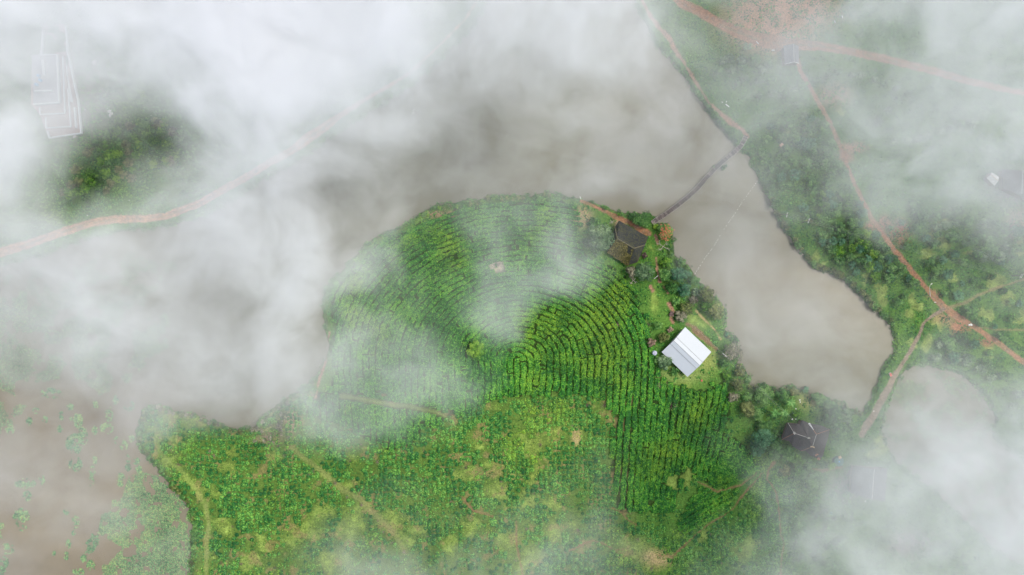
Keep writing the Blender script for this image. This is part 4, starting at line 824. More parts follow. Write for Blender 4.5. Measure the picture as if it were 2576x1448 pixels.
pb = pole(2016,561,2036,556,'dark power pole beside the lakeside thicket, further from the water',cross=math.radians(70),hgt=7.2)
pc = pole(1807,891,1824,894,'dark power pole at the right corner of the white roofed house',cross=math.radians(-40),hgt=7.5)
pd = pole(2545,694,2572,695,'power pole on the orchard grass at the right edge',cross=math.radians(60),hgt=7)
pole(1641,703,1651,698,'short dark post with a pale top beside the narrow garden path',cross=math.radians(40),hgt=5,name='garden_post')
# curved pale lamp post by the red road
b_ = G(2341,747); e = empty('lamp_post', b_, 'tall curved pale lamp post leaning over the red dirt road', 'lamp post')
tp = [np.array([0, 0, -.2]), P(2339,733,b_[2]+3)-b_, P(2338.5,722,b_[2]+5.5)-b_, P(2340,718,b_[2]+6.3)-b_, P(2343.5,715,b_[2]+6.5)-b_]
mb = MB(); mb.tube(tp, [.13,.10,.08,.07,.06], 7); mb.build('post', 'pole_pale', e); mb = MB(); mb.box(tp[-1], [.25,.15,0], [-.08,.12,0], [0,0,.05]); mb.build('lamp_head', 'pole_pale', e)
def wires(a_, b_, n_, label, off=(0, .35), sag=1.2):
    mb = MB(); a_ = np.array(a_); b_ = np.array(b_)
    for i in range(n_):
        o_ = np.array([off[0], off[1], 0])*(i-(n_-1)/2)*1.0; t_ = np.linspace(0, 1, 14)[:, None]; q = a_+(b_-a_)*t_+o_; q[:, 2] -= sag*4*(t_[:, 0]*(1-t_[:, 0])); mb.tube(q, .014, 4)
    tag(mb.build('power_line', 'wire', loc=(a_+b_)/2), label, 'wire', 'overhead wires')
far_a = P(1059,290,8.5)
pm_ = pole(1046,285,1040,280,'power pole on the far north west bank hidden in thin cloud',cross=math.radians(70),hgt=7)
wires(pm_, pa, 4, 'long bundle of thin overhead wires crossing the whole lake', (.1,.5), 2.2)
wires(pa, pb, 4, 'short overhead wires between the two bank poles', (.1,.5), .3)
wires(pb, G(2330,640,7.5), 3, 'overhead wires passing above the red dirt road', (.1,.5), .8)
wires(G(2330,640,7.5), G(2650,720,7), 3, 'overhead wires over the orchard grass', (.1,.5), .8)
wires(G(2384,583,7.5), pd, 3, 'overhead wires running down to the right edge pole', (.3,.4), .8)
wires(pc, G(2010,1070,6.5), 2, 'two wires from the white roofed house pole down to the shingled house', (.3,.3), 1.2)
wires(pc, G(1738,815,6), 1, 'single wire running along the bare strip above the white roof', (.3,.3), .4)
# ---------------------------------------------------------------- houses
def poly_prism(mb, pts, z0, z1, tint=.5):
    """vertical walls round a closed outline"""
    for i in range(len(pts)): mb.wallseg(pts[i], pts[(i+1) % len(pts)], z0, z1, .18, tint)
def roof_from(name, faces, mat, parent, org, thick=.14):
    """faces: lists of world points; each gets a thin underside so that the roof has depth"""
    mb = MB()
    for f in faces:
        f = [np.asarray(p)-org for p in f]; n_ = len(f)
        if n_ > 4:   # fan
            for i in range(1, n_-1): t3 = [f[0], f[i], f[i+1]]; addface(mb, t3, thick)
        else: addface(mb, f, thick)
    return mb.build(name, mat, parent)
def addface(mb, f, th):
    n_ = len(f); lo = [p-np.array([0, 0, th]) for p in f]; V = f+lo; Q = []; T_ = []
    a_ = np.cross(f[1]-f[0], f[2]-f[0])[2] > 0
    o1 = list(range(n_)) if a_ else list(range(n_))[::-1]; o2 = [i+n_ for i in o1[::-1]]
    (Q if n_ == 4 else T_).append(tuple(o1)); (Q if n_ == 4 else T_).append(tuple(o2))
    for i in range(n_): j = (i+1) % n_; Q.append((i, i+n_, j+n_, j) if a_ else (j, j+n_, i+n_, i))
    mb.add(V, Q, T_)
def win(mbw, c, dx, up, w_, h_): mbw.box(c, dx*w_/2, np.array([-dx[1], dx[0], 0])*.04, [0, 0, h_/2])
# white roofed house
zb = float(gh(1727, 886)); ez = zb+3.2; rz = zb+4.6
cor = [P(1723.7,823.7,ez), P(1789.4,886.1,ez), P(1729.9,948.5,ez), P(1664.6,886.1,ez)]   # N, E, S, W
org = np.array([(cor[0][0]+cor[2][0])/2, (cor[0][1]+cor[2][1])/2, zb]); e = empty('white_roofed_house', org, 'square house under a bright white metal gable roof in the island garden', 'house')
A, B, Cc, D = cor; up = np.array([0, 0, rz-ez]); w0 = (A+D)/2; e0 = (B+Cc)/2
# a raised strip along the ridge between two long slopes
def lp(a_, b_, t_): return a_+(b_-a_)*t_
n1 = lp(A, D, .40)+up*.755; n2 = lp(B, Cc, .40)+up*.755; s1 = lp(A, D, .66)+up*.723; s2 = lp(B, Cc, .66)+up*.723; r1 = lp(A, D, .53)+up; r2 = lp(B, Cc, .53)+up
roof_from('roof', [[A, B, n2, n1], [s1, s2, Cc, D]], 'roof_white', e, org, .10)
k1 = np.array([0, 0, .06]); roof_from('ridge_cap', [[n1+k1, n2+k1, r2+k1, r1+k1], [r1+k1, r2+k1, s2+k1, s1+k1]], 'roof_white', e, org, .10)
for a_, b_ in ((n1, n2), (s1, s2), (r1, r2)):
    mb = MB(); mb.tube([a_-org+[0, 0, .10], (a_+b_)/2-org+[0, 0, .10], b_-org+[0, 0, .10]], .06, 5); mb.build('seam', 'seam', e)
mb = MB(); ctr = (A+B+Cc+D)/4; ins = [lp(p, ctr, .10) for p in cor]; poly_prism(mb, [p-org for p in ins], 0-.2, ez-zb-.05)
for (p, q) in ((ins[0], ins[3]), (ins[1], ins[2])):   # gable ends
    m_ = (p+q)/2; base_ = [p-org, q-org]; a3 = [base_[0]+[0, 0, -.05], base_[1]+[0, 0, -.05], m_-org+up*.78+[0, 0, -.05]]; nn = np.cross(a3[1]-a3[0], [0, 0, 1]); nn = nn/np.linalg.norm(nn)*.08
    mb.add([x+nn for x in a3]+[x-nn for x in a3], [(0,3,4,1),(1,4,5,2),(2,5,3,0)], [(0,1,2),(3,5,4)])
mb.build('wall', 'pale_wall', e)
dS = (ins[3]-ins[2]); dS = dS/np.linalg.norm(dS); nS = np.array([-dS[1], dS[0], 0]); nS = nS if np.dot(nS, ctr-ins[2]) < 0 else -nS
mb = MB(); mb.box((ins[2]+ins[3])/2-org-[0, 0, ez-zb]+nS*.14+[0, 0, 1.05], dS*.5, nS*.05, [0, 0, 1.05]); mb.build('door', 'brown_wall', e)
for f in (.22, .78):
    c_ = lp(ins[2], ins[3], f)-org; c_[2] = 1.7; mb = MB(); mb.box(c_+nS*.13, dS*.6, nS*.04, [0, 0, .5]); mb.build('window', 'glass', e)
dE = ins[2]-ins[1]; dE /= np.linalg.norm(dE); nE = np.array([-dE[1], dE[0], 0]); nE = nE if np.dot(nE, ctr-ins[2]) < 0 else -nE
for f in (.25, .5, .75):
    c_ = lp(ins[1], ins[2], f)-org; c_[2] = 1.7; mb = MB(); mb.box(c_+nE*.13, dE*.6, nE*.04, [0, 0, .5]); mb.build('window', 'glass', e)
mb = MB(); mb.tube([D-org+[0,0,-.1], Cc-org+[0,0,-.1]], .07, 6); mb.build('gutter', 'pole_pale', e)
# mossy dark house
zb = float(gh(1580, 610)); ez = zb+3.0; rz = zb+7.0
Nn = P(1557.1,555.3,ez); Ee = P(1630.8,597.1,ez); Ss = P(1604,660,ez-.4); Ww = P(1527.2,634.9,ez-.4); S2 = P(1579,668.8,ez-.4); Wn = P(1547,571.2,ez)
Rw = P(1553,601,rz); Re = P(1595,625.3,rz); Er = P(1622.8,617,ez)
org = np.array([(Nn[0]+Ss[0])/2, (Nn[1]+Ss[1])/2, zb]); e = empty('mossy_roofed_house', org, 'old house with a very dark hipped roof streaked with moss near the footbridge', 'house')
roof_from('roof', [[Nn, Ee, Er, Re], [Nn, Re, Rw], [Nn, Rw, Wn], [Rw, Re, S2, Ww], [Re, Er, Ss], [Re, Ss, S2], [Wn, Rw, Ww]], 'roof_moss', e, org, .18)
for a_, b_ in ((Rw, Re), (Re, Er), (Rw, Wn), (Wn, Nn), (Re, S2)):
    mb = MB(); up_ = np.array([0, 0, .08])
    for sh in (-.16, .16):
        t_ = (b_-a_)/np.linalg.norm(b_-a_); nn = np.array([-t_[1], t_[0], 0])*sh; mb.tube([a_-org+up_+nn, (a_+b_)/2-org+up_+nn*.6, b_-org+up_+nn], .05, 5)
    mb.build('ridge_tile', 'oldtile' if a_ is not Re or b_ is not S2 else 'creeper', e)
cen = (Nn+Ee+Ss+Ww)/4; fl = [lp(p, cen, .13) for p in (Nn, Ee, Er, Ss, S2, Ww, Wn)]; mb = MB(); poly_prism(mb, [p-org for p in fl], -.2, ez-zb-.35); mb.build('wall', 'brown_wall', e)
n_ = 2300; a_ = rng.random(n_); b2 = rng.random(n_)**.75; T0 = Rw+(Re-Rw)*a_[:, None]; B0 = Ww+(S2-Ww)*a_[:, None]; q = T0+(B0-T0)*(b2*1.03)[:, None]
ok = fbm(q[:, 0], q[:, 1], 2.6, 151, 3)+.35*b2 > .62-.12*(1-a_); q = q[ok]+[0, 0, .12]; LV, LF = quads(q-org, rng.normal(size=q.shape)*.45+np.array([-.3, -.5, 1]), rng.uniform(.2, .5, len(q)))
mo('creeper', LV, LF, 'creeper', e, tint=rng.random(len(q)))
q = lp(fl[0], fl[1], .35)-org; dN = (Ee-Nn)/np.linalg.norm(Ee-Nn); nN = np.array([-dN[1], dN[0], 0]); mb = MB(); mb.box([q[0]+nN[0]*.13, q[1]+nN[1]*.13, 1.05], dN*.5, nN*.05, [0, 0, 1.05]); mb.build('door', 'pole', e)
for f in (.6, .85):
    q = lp(fl[0], fl[1], f)-org; mb = MB(); mb.box([q[0]+nN[0]*.13, q[1]+nN[1]*.13, 1.6], dN*.55, nN*.04, [0, 0, .5]); mb.build('window', 'glass', e)
# shingled house with several hips
def z9(x, y): return (1932+x/5.997, 1033+y/5.997)
zb = float(gh(2030, 1105)); ez = zb+2.9; rz = zb+6.2
def q9(x, y, z): return P(*z9(x, y), z)
A_ = q9(300,190,ez); B_ = q9(480,212,ez); C_ = q9(512,145,ez); D_ = q9(615,190,ez+.2); E_ = q9(840,240,ez); F_ = q9(930,290,ez); G_ = q9(920,370,ez); H_ = q9(870,540,ez); I_ = q9(830,690,ez); J_ = q9(770,740,ez); K_ = q9(640,680,ez); L_ = q9(570,612,ez); M_ = q9(490,615,ez); N_ = q9(370,540,ez); Q_ = q9(210,440,ez); O_ = q9(330,470,ez)
R1 = q9(395,345,rz-.4); R2 = q9(610,415,rz-.2); R3 = q9(730,360,rz); R4 = q9(670,550,rz-.3)
org = np.array([R2[0], R2[1], zb]); e = empty('shingled_house', org, 'rambling house with a dark grey shingled roof of several hips and a bright white strip', 'house')
roof_from('roof', [[A_, B_, R2, R1], [B_, C_, D_, R2], [D_, R3, R2], [D_, E_, R3], [E_, F_, R3], [F_, G_, H_, R3], [R3, H_, R4], [H_, I_, J_, R4], [R4, J_, K_, L_], [R4, L_, M_], [R4, M_, N_, R2], [R2, N_, O_, R1], [R1, O_, Q_], [A_, R1, Q_], [R3, R4, R2]], 'roof_grey', e, org, .15)
for nm, mt, a_, b_, rr in (('ridge_strip','white_paint',D_,lp(D_,R3,.62),.34),('ridge_tile','stone',R1,R2,.07),('ridge_tile','stone',A_,R1,.06),('ridge_tile','rust',R1,Q_,.06),('ridge_tile','stone',R3,R4,.07),('ridge_tile','rust',R3,F_,.07),('ridge_tile','rust',R4,M_,.06),('ridge_tile','rust',lp(D_,R3,.6),R3,.10)):
    mb = MB(); t_ = (b_-a_); 
    if rr > .3:
        for i in range(5):
            u0 = lp(a_, b_, i/5+.02); u1 = lp(a_, b_, (i+.86)/5); d_ = (u1-u0)/2; nn = np.array([-d_[1], d_[0], 0]); nn = nn/np.linalg.norm(nn)*(rr-i*.05); mb.box((u0+u1)/2-org+[0, 0, .1], d_, nn, [0, 0, .03])
    else: mb.tube([a_-org+[0, 0, .06], (a_+b_)/2-org+[0, 0, .06], b_-org+[0, 0, .06]], rr, 6)
    mb.build(nm, mt, e)
for c_, r_, mt in ((R1, .38, 'stone'), (R4, .42, 'tan'), (lp(R4, J_, .65), .7, 'rust'), (lp(R4, J_, .93), .55, 'rust'), (R2, .25, 'stone')):
    mb = MB()
    for i in range(7): q = c_-org+rng.normal(size=3)*r_*.45*np.array([1, 1, 0])+[0, 0, .16]; mb.box(q, [.16+.1*rng.random(), .05, 0], [-.05, .12+.1*rng.random(), 0], [0, 0, .05], rng.random())
    mb.build('loose_tile', mt, e)
cen = (A_+H_+N_+E_)/4; fl = [lp(p, cen, .10)-org for p in (A_, B_, C_, D_, E_, F_, H_, I_, J_, K_, L_, M_, N_, O_, Q_)]; mb = MB(); poly_prism(mb, fl, -.3, ez-zb-.25); mb.build('wall', 'brown_wall', e)
# grey hut near the clearing
def gable(name, pts, zr, label, mat, ridge_t, cat='house', wallm='brown_wall', eave=2.6, trim=None, frac=(.5, .5)):
    """pts: four eave corners in units, clockwise; the ridge joins the middles of sides 0-1 and 2-3"""
    uc = sum(p[0] for p in pts)/4; vc = sum(p[1] for p in pts)/4; zb = float(gh(uc, vc)); q = [P(*p, zb+eave) for p in pts]; up_ = np.array([0, 0, zr-eave])
    r0 = (q[0]+q[1])/2+up_; r1_ = (q[2]+q[3])/2+up_; org = np.array([*(sum(q)/4)[:2], zb]); e = empty(name, org, label, cat)
    roof_from('roof', [[q[0], r0, r1_, q[3]], [r0, q[1], q[2], r1_]], mat, e, org, .12); mb = MB(); mb.tube([r0-org+[0, 0, .05], r1_-org+[0, 0, .05]], .1, 6); mb.build('ridge_tile', ridge_t, e)
    ctr = sum(q)/4; fl = [lp(p, ctr, .1)-org for p in q]; mb = MB(); poly_prism(mb, fl, -.2, eave-.05); mb.build('wall', wallm, e)
    if trim:
        mb = MB(); mb.tube([q[3]-org, r1_-org, q[2]-org], .13, 6); mb.build('barge_board', trim, e)
    dd = (fl[2]-fl[1]); dd = dd/np.linalg.norm(dd); nn = np.array([-dd[1], dd[0], 0]); nn = nn if np.dot(nn, fl[1]+org-ctr) > 0 else -nn
    c_ = (fl[1]+fl[2])/2; mb = MB(); mb.box([c_[0]+nn[0]*.13, c_[1]+nn[1]*.13, 1.0], dd*.45, nn*.05, [0, 0, 1.0]); mb.build('door', 'pole', e); return e
gable('tiled_hut', [(1971,116),(2009,116),(2010,160),(1974,162)], 4.6, 'small grey tiled hut in the mist just below the red soil clearing', 'roof_hut', 'stone', trim='pole_pale')
gable('fogged_house', [(2146,1172),(2232,1178),(2226,1262),(2140,1240)], 5.5, 'large dark roofed house almost lost in the fog beside the grey pond', 'roof_grey', 'stone')
gable('pale_hut', [(2482,448),(2495,434),(2513,446),(2502,468)], 3.2, 'little hut with a pale patched roof at the right edge in the fog', 'stone', 'tan', eave=2.3)
gable('dark_roofed_house', [(2520,426),(2600,440),(2590,508),(2524,476)], 5.2, 'dark roofed house cut off by the right edge behind the pale hut', 'roof_grey', 'roof_hut' if False else 'stone')
# terraced courtyard building upper left
e = empty('terraced_building', G(130, 230), 'pale walled building with stepped reddish terraces under cloud at the upper left', 'building'); bo = np.array(e.location)
def wl(pts, h0, h1, th, name='parapet_wall', mat='white_paint'):
    mb = MB()
    for i in range(len(pts)-1):
        a_ = P(*pts[i], bo[2]+h1)-bo; b_ = P(*pts[i+1], bo[2]+h1)-bo; d_ = (b_-a_)/np.linalg.norm(b_-a_)*th/2; mb.wallseg(a_-d_*.98, b_+d_*.98, h0, h1+i*.003, th)
    mb.build(name, mat, e)
def slab(pts, z, name, mat):
    q = [P(*p, bo[2]+z)-bo for p in pts]; roof_from(name, [[x+bo for x in q]], mat, e, bo, z+.3)
slab([(104,60),(166,62),(174,143),(204,335),(122,347),(112,322),(100,290),(78,262),(78,140),(104,140)], .35, 'lower_terrace', 'floor')
slab([(112,140),(162,140),(178,319),(116,322)], .85, 'middle_terrace', 'floor'); slab([(98,140),(156,140),(162,285),(100,288)], 1.5, 'upper_terrace', 'floor')
slab([(79,139),(142,137),(147,258),(84,263)], 3.4, 'flat_roof', 'roofslab')
wl([(98,138),(142,137),(147,258),(84,262)], 3.3, 4.0, .34); wl([(157,143),(162,285),(100,288),(99,272)], 1.4, 2.0, .3); wl([(170,225),(177,319),(115,322),(114,297)], .8, 1.4, .32)
wl([(165,70),(168,130),(172,143),(182,193),(195,253),(203,335),(123,347),(118,330)], .3, 1.3, .4); wl([(187,272),(190,320)], .3, 1.2, .5); wl([(107,75),(103,134)], .3, 1.3, .5)
wl([(107,154),(110,186)], 3.4, 4.1, 1.0, 'roof_house', 'pale_wall'); wl([(88,229),(104,229)], 3.4, 4.1, .6, 'roof_shelter'); wl([(107,229),(129,228)], 3.4, 4.1, .6, 'roof_shelter')
mb = MB(); q = [P(*p, bo[2]+.5)-bo for p in ((157,145),(160,145),(168,166),(170,195),(173,205),(182,248),(184,258),(174,258),(171,205),(164,175),(158,178))]
mb2 = []
for i in range(len(q)//2): pass
roof_from('ramp', [[q[0]+bo, q[1]+bo, q[2]+bo, q[10]+bo], [q[10]+bo, q[2]+bo, q[3]+bo, q[9]+bo], [q[9]+bo, q[3]+bo, q[4]+bo, q[8]+bo], [q[8]+bo, q[4]+bo, q[6]+bo, q[7]+bo]], 'white_paint', e, bo, .12)
for x, y, lb in ((94,190,'upper'),(98,201,'middle'),(89,212,'lower')):
    t0 = P(x, y, bo[2]+4.6); mb = MB(); mb.tube([(0,0,-1.2),(0,0,-1.15),(0,0,-.15),(0,0,0)], [.45,.5,.5,.2], 12); mb.tube([(0,0,-.02),(0,0,.06)], [.18,.16], 8)
    o = mb.build('blue_tank', 'blue'); o.location = t0; tag(o, f'blue water tank on the flat roof at the upper left, {lb} of the three', 'water tank', 'blue roof tanks')
# ---------------------------------------------------------------- small things
def cyl(u, v, r, h_, mat, name, label, cat, cap=None, dz=0):
    b_ = G(u, v, dz); top = P(u, v, b_[2]+h_); e = empty(name, (top[0], top[1], b_[2]), label, cat); R = r*S; mb = MB(); mb.tube([(0,0,-.1),(0,0,h_*.96),(0,0,h_)], [R, R, R*.9], 20); mb.build('body', mat, e)
    mb = MB(); mb.tube([(0,0,h_+.01),(0,0,h_+.12)], [R*.88, R*.12], 20); mb.build('lid', mat, e); mb = MB(); mb.tube([(0,0,h_+.10),(0,0,h_+.2)], [R*.16, R*.14], 8); mb.build('hatch', cap or 'pole', e); return e
cyl(1647.5,889,5.6,2.4,'lilac','water_tank','round lilac grey water tank left of the white metal roof','water tank')
t_ = cyl(2111,1162,12,1.6,'green_tank','round_cistern','large round dark green covered cistern beside the misty trees','cistern',cap='blue')
cyl(2095,1297,5,1.6,'blue','blue_barrel','single bright blue round tank in the fog at lower right','water tank',cap='sack')
def block(u, v, su, sv, h_, an, mat, name, label, cat, dz=0.0, group=None, top=None):
    """a small box-like thing with a slightly smaller lid or folded top"""
    b_ = G(u, v, dz); e = empty(name, b_, label, cat, group); ca, sa = math.cos(an), math.sin(an); x = np.array([ca, sa, 0])*su*S/2; y = np.array([-sa, ca, 0])*sv*S/2
    mb = MB(); mb.box([0, 0, h_/2], x, y, [0, 0, h_/2]); mb.build('body', mat, e); mb = MB(); mb.box([0, 0, h_+.03], x*.92, y*.92, [0, 0, .03]); mb.build('top', top or mat, e); return e
block(2112,1151,7,6,.5,.5,'tan','pump_box','small pale box standing on the edge of the dark green cistern','box',1.75)
block(2239,943,9,5.5,.5,-1.2,'white_paint','small_stall','small white board stall with a faded red top on the causeway path','stall',top='red')
block(1965,366,9,7,.6,.7,'tan','tan_crate','small tan square crate among the misty trees by the bridge end','crate')
block(1765,958,4,4,.35,.3,'red','red_bucket','small faded red box on the lawn below the white roof','box')
block(1724,1130,1,1,.1,0,'stone','marker_stone','tiny pale stone between the tea rows','stone') if False else None
relabel_q = []
def sack(u, v, r, label, group=None, dz=.0, name='white_sack', mat='sack', cat='sack'):
    g_ = np.random.default_rng(int(u*3+v)); n1_, n2_ = 9, 5; V = []; F = []; R = r*S
    for j in range(n2_+1):
        ph = j/n2_*math.pi/2
        for i in range(n1_): a_ = i/n1_*2*math.pi; k2 = 1+.25*g_.random(); V.append((math.cos(a_)*math.cos(ph)*R*k2, math.sin(a_)*math.cos(ph)*R*.8*k2, math.sin(ph)*R*.8))
    for j in range(n2_):
        for i in range(n1_): F.append((j*n1_+i, j*n1_+(i+1) % n1_, (j+1)*n1_+(i+1) % n1_, (j+1)*n1_+i))
    o = mo(name, np.array(V), np.array(F), mat); o.location = G(u, v, dz); o.rotation_euler = (0, 0, g_.uniform(0, 6)); tag(o, label, cat, group)
    if group: reg(o, u, v, label, group)
    return o
sack(2438.4,818,2.6,'left one of two white bundles on the red dirt road'); sack(2442.8,817.6,3.2,'right and larger of two white bundles on the red dirt road')
for x, y, r_ in [(2012,1007,1.8),(2013,1012,1.6),(2002,1029,1.6),(1995,1040,1.4),(2002,1055,1.6),(2150,1180,1.5),(2155,1196,2),(2182,1193,1.8),(2144,1214,3),(2139,1253,2.2),(2121,1260,1.5),(2177,1262,1.6),(2185,1165,1.6),(1993,1055,2.2),(2198,1035,1.5)]:
    sack(x, y, r_, 'small pale scrap of litter in the yard', 'pale litter in the yards', name='litter_scrap', cat='litter')
for x, y, r_ in [(271,273,1.6),(276,281,5),(281,287,4.5),(277,291,4),(238,158,6),(214,277,2),(188,345,4),(220,543,2),(22,616,1.2),(99,599,1.2),(325,505,1.2),(193,436,1),(380,291,1)]:
    sack(x, y, r_, 'small heap of pale stones', 'pale stones under the cloud', name='stone_heap', mat='stone', cat='stones')
def stick(u1, v1, u2, v2, r_, label, mat='sack', name='white_pipe', cat='pipe', z=.25):
    a_ = G(u1, v1, z); b_ = G(u2, v2, z); c_ = (a_+b_)/2; mb = MB(); mb.tube([a_, c_+[0, 0, .08], b_], [r_*.8, r_, r_*.8], 6); return tag(mb.build(name, mat, loc=c_), label, cat)
stick(1815,257,1818.5,258.6,.16,'crooked white pipe lying right of the lakeside footpath'); stick(1818.5,258.6,1834,269,.2,'longer bright white pipe beside the lakeside footpath in mist') if False else None
stick(1826,258,1829,255,.12,'short thin white stick above the bright white pipe right of the footpath'); stick(1825.5,263,1834.5,270,.24,'bright white curved pipe in the mist right of the lakeside footpath')
stick(1902.7,105,1908.3,111.5,.18,'slanting white pole left of the grey hut below the road bend',name='white_pole'); stick(1941,127,1948.5,127.3,.2,'level white pole just left of the grey hut',name='white_pole')
stick(2099,52,2101,59,.2,'upright white post piece right of the red soil clearing',name='white_pole'); stick(2118,40,2119.5,47,.2,'second upright white post piece further right of the clearing',name='white_pole')
stick(1459,495,1461,502,.14,'thin white stake at the shore where the red path begins',name='white_stake'); stick(2350,761,2355,761,.12,'short white stake left of the red dirt road below the lamp post',name='white_stake')
stick(1815,420,1832,397,.01,'x') if False else None
# fallen / dead branches
def branches(u, v, r, label, seed, name='dead_tree', up=.5, hgt=1.6):
    R = r*S; b_ = G(u, v, -.05); g_ = np.random.default_rng(seed); e = empty(name, b_, label, 'dead tree')
    def grow(mb, p, d_, L, rr, lv):
        q = p+d_*L*.5+g_.normal(size=3)*.06*L; q2 = q+(d_+g_.normal(size=3)*.25)*L*.5; mb.tube([p, q, q2], [rr, rr*.8, rr*.6], 5, g_.random())
        if lv:
            for _ in range(3 if lv > 1 else 2):
                nd = d_+g_.normal(size=3)*np.array([.75, .75, .25]); nd /= np.linalg.norm(nd); grow(mb, q2 if g_.random() > .4 else q, nd, L*.62, rr*.62, lv-1)
    mb = MB(); mb.tube([(0,0,0),(0,0,hgt*.5)], [.14,.1], 7); mb.build('trunk', 'deadwood', e)
    for i in range(4):
        a_ = i*1.6+g_.uniform(-.3, .3)+seed; mb = MB(); grow(mb, np.array([0, 0, hgt*.5]), np.array([math.cos(a_), math.sin(a_), .18]), R*.55, .085, 3); mb.build('branch', 'deadwood', e)
branches(1667,622,16,'bleached bare branching tree on the shore below the orange blossom tree',1)
branches(1592,706,10,'small bleached bare branches in front of the greyish trees below the mossy roof',4)
branches(1538,560,5,'little bleached dead branch left of the mossy roof beside the red path',7)
# ---------------------------------------------------------------- cloud layer: one bank of real volume drifting between the drone and the ground
A_ROWS = '''
88 88 85 90 92 95 97 97 97 95 90 92 92 90 80 85 82 82 80 75 60 39 36 33 33 36 54 62 62 66 70 70
73 73 75 88 90 92 97 97 97 95 92 92 92 85 72 70 75 72 75 72 62 39 36 33 45 48 50 54 55 58 62 64
71 66 62 75 82 88 93 95 96 95 93 90 88 72 50 42 52 60 60 50 48 43 43 47 59 57 44 48 53 55 58 62
75 64 57 52 40 50 85 90 90 88 82 80 72 55 38 32 42 50 48 38 42 36 47 43 36 36 45 52 56 60 64 64
80 66 30 10 10 10 42 80 85 82 65 50 38 22 32 30 32 32 30 38 42 34 34 34 34 33 47 53 62 64 64 62
62 43 6 6 16 48 62 68 74 72 60 45 30 22 28 35 32 38 42 38 30 26 28 30 30 26 36 53 62 62 56 52
59 48 33 38 48 60 71 74 71 64 60 50 40 30 25 30 25 45 50 38 30 24 26 24 24 22 28 43 50 52 53 52
59 57 60 65 67 67 71 74 71 70 60 48 30 12 15 28 22 30 45 25 10 22 25 32 20 12 12 16 18 24 32 36
62 65 65 65 62 59 59 62 74 76 65 62 25 15 30 55 50 65 35 8 5 22 25 32 24 20 20 12 12 12 16 22
47 54 62 65 59 51 42 54 68 73 68 45 12 12 40 62 58 40 10 3 3 8 28 32 24 28 26 14 10 10 16 20
36 52 64 68 55 52 54 45 63 70 55 45 25 30 45 18 8 5 3 2 2 3 20 32 26 30 32 20 12 12 18 20
30 42 52 58 54 55 61 55 54 63 60 65 60 60 30 5 3 2 2 2 2 2 8 16 26 31 31 21 32 28 24 32
12 22 28 39 48 40 37 37 41 40 65 40 55 45 18 5 2 2 2 2 3 3 5 10 20 28 41 39 51 49 46 51
19 21 24 26 30 15 8 12 10 12 22 20 12 8 5 3 3 3 3 5 5 4 8 10 14 20 34 43 54 56 54 68
30 34 30 21 15 5 3 3 3 3 5 4 5 5 5 5 5 6 12 10 5 4 6 14 28 30 44 62 72 75 75 73
19 24 30 28 14 5 3 3 3 3 5 6 8 8 8 8 8 12 18 12 5 5 3 10 34 53 58 62 62 65 69 69
19 22 22 16 11 10 5 5 6 8 10 12 14 15 18 18 18 22 22 15 6 5 4 9 34 52 53 56 58 62 64 65
15 11 9 9 11 15 10 8 12 15 20 30 32 28 25 25 25 28 22 12 8 8 15 22 43 50 52 52 50 56 62 64
'''
AR = np.array([[float(x) for x in l.split()] for l in A_ROWS.strip().splitlines()])/100
TAU = -np.log(1-np.clip(AR, 0, .975)); NR, NC = TAU.shape; TMAX = 3.8
B_ROWS = '''
45 50 40 25 15 12 15 15 15 18 22 25 30 38 42 35 22 18 20 22 20
45 50 48 45 40 22 15 15 22 35 38 35 38 40 22 15 12 8 10 12 10
40 42 42 40 25 15 15 15 32 40 32 28 35 42 25 22 2 3 3 6 6
42 45 50 42 25 15 15 15 28 48 30 28 50 50 32 25 3 2 2 3 4
48 60 62 52 22 15 15 15 20 42 45 40 62 68 50 18 2 2 2 3 3
40 60 62 48 18 15 15 15 30 42 40 50 62 50 15 5 2 2 2 3 4
35 50 55 30 15 15 15 15 28 48 38 35 30 12 3 2 2 3 6 8 8
30 42 50 30 22 15 15 15 14 24 28 8 3 2 2 2 4 8 6 4 5
20 40 48 48 35 28 35 14 2 10 2 1 1 1 1 2 4 5 4 3 5
15 55 60 52 40 42 48 26 14 20 2 1 1 1 1 1 2 2 2 2 3
12 42 48 48 52 45 42 42 30 8 2 1 1 1 1 1 1 1 2 2 2
35 30 38 35 40 40 38 30 20 5 1 1 1 1 1 1 1 1 1 2 2
45 20 20 25 30 15 12 15 8 3 1 1 1 1 1 1 1 1 1 2 2
'''
BR_ = np.array([[float(x) for x in l.split()] for l in B_ROWS.strip().splitlines()])/100
TAUB = -np.log(1-BR_)
ZC0, ZC1 = 62.0, 92.0; zc = (ZC0+ZC1)/2; kz_ = S*(H-zc)/H; CS = 80.5
x0 = (CS*.5-1288)*kz_; x1 = (CS*(NC-.5)-1288)*kz_; y0 = (724-CS*.5)*kz_; y1 = (724-CS*(NR-.5))*kz_
m = bpy.data.materials.new('cloud_volume'); m.use_nodes = True; n = m.node_tree; n.nodes.clear()
out = n.nodes.new('ShaderNodeOutputMaterial'); pv = n.nodes.new('ShaderNodeVolumePrincipled'); n.links.new(pv.outputs[0], out.inputs['Volume'])
pv.inputs['Color'].default_value = (.94, .972, 1, 1); pv.inputs['Anisotropy'].default_value = -.12
def mth(op, a_, b_=None, c_=None):
    x = N(n, 'ShaderNodeMath', operation=op)
    for i, v in enumerate((a_, b_, c_)):
        if v is None: continue
        if hasattr(v, 'is_linked') or isinstance(v, bpy.types.NodeSocket): n.links.new(v, x.inputs[i])
        else: x.inputs[i].default_value = v
    return x.outputs[0]
g = n.nodes.new('ShaderNodeNewGeometry'); pos = g.outputs['Position']
wn = noise(n, .035, 2, pos, .55); w2 = noise(n, .085, 2, pos)
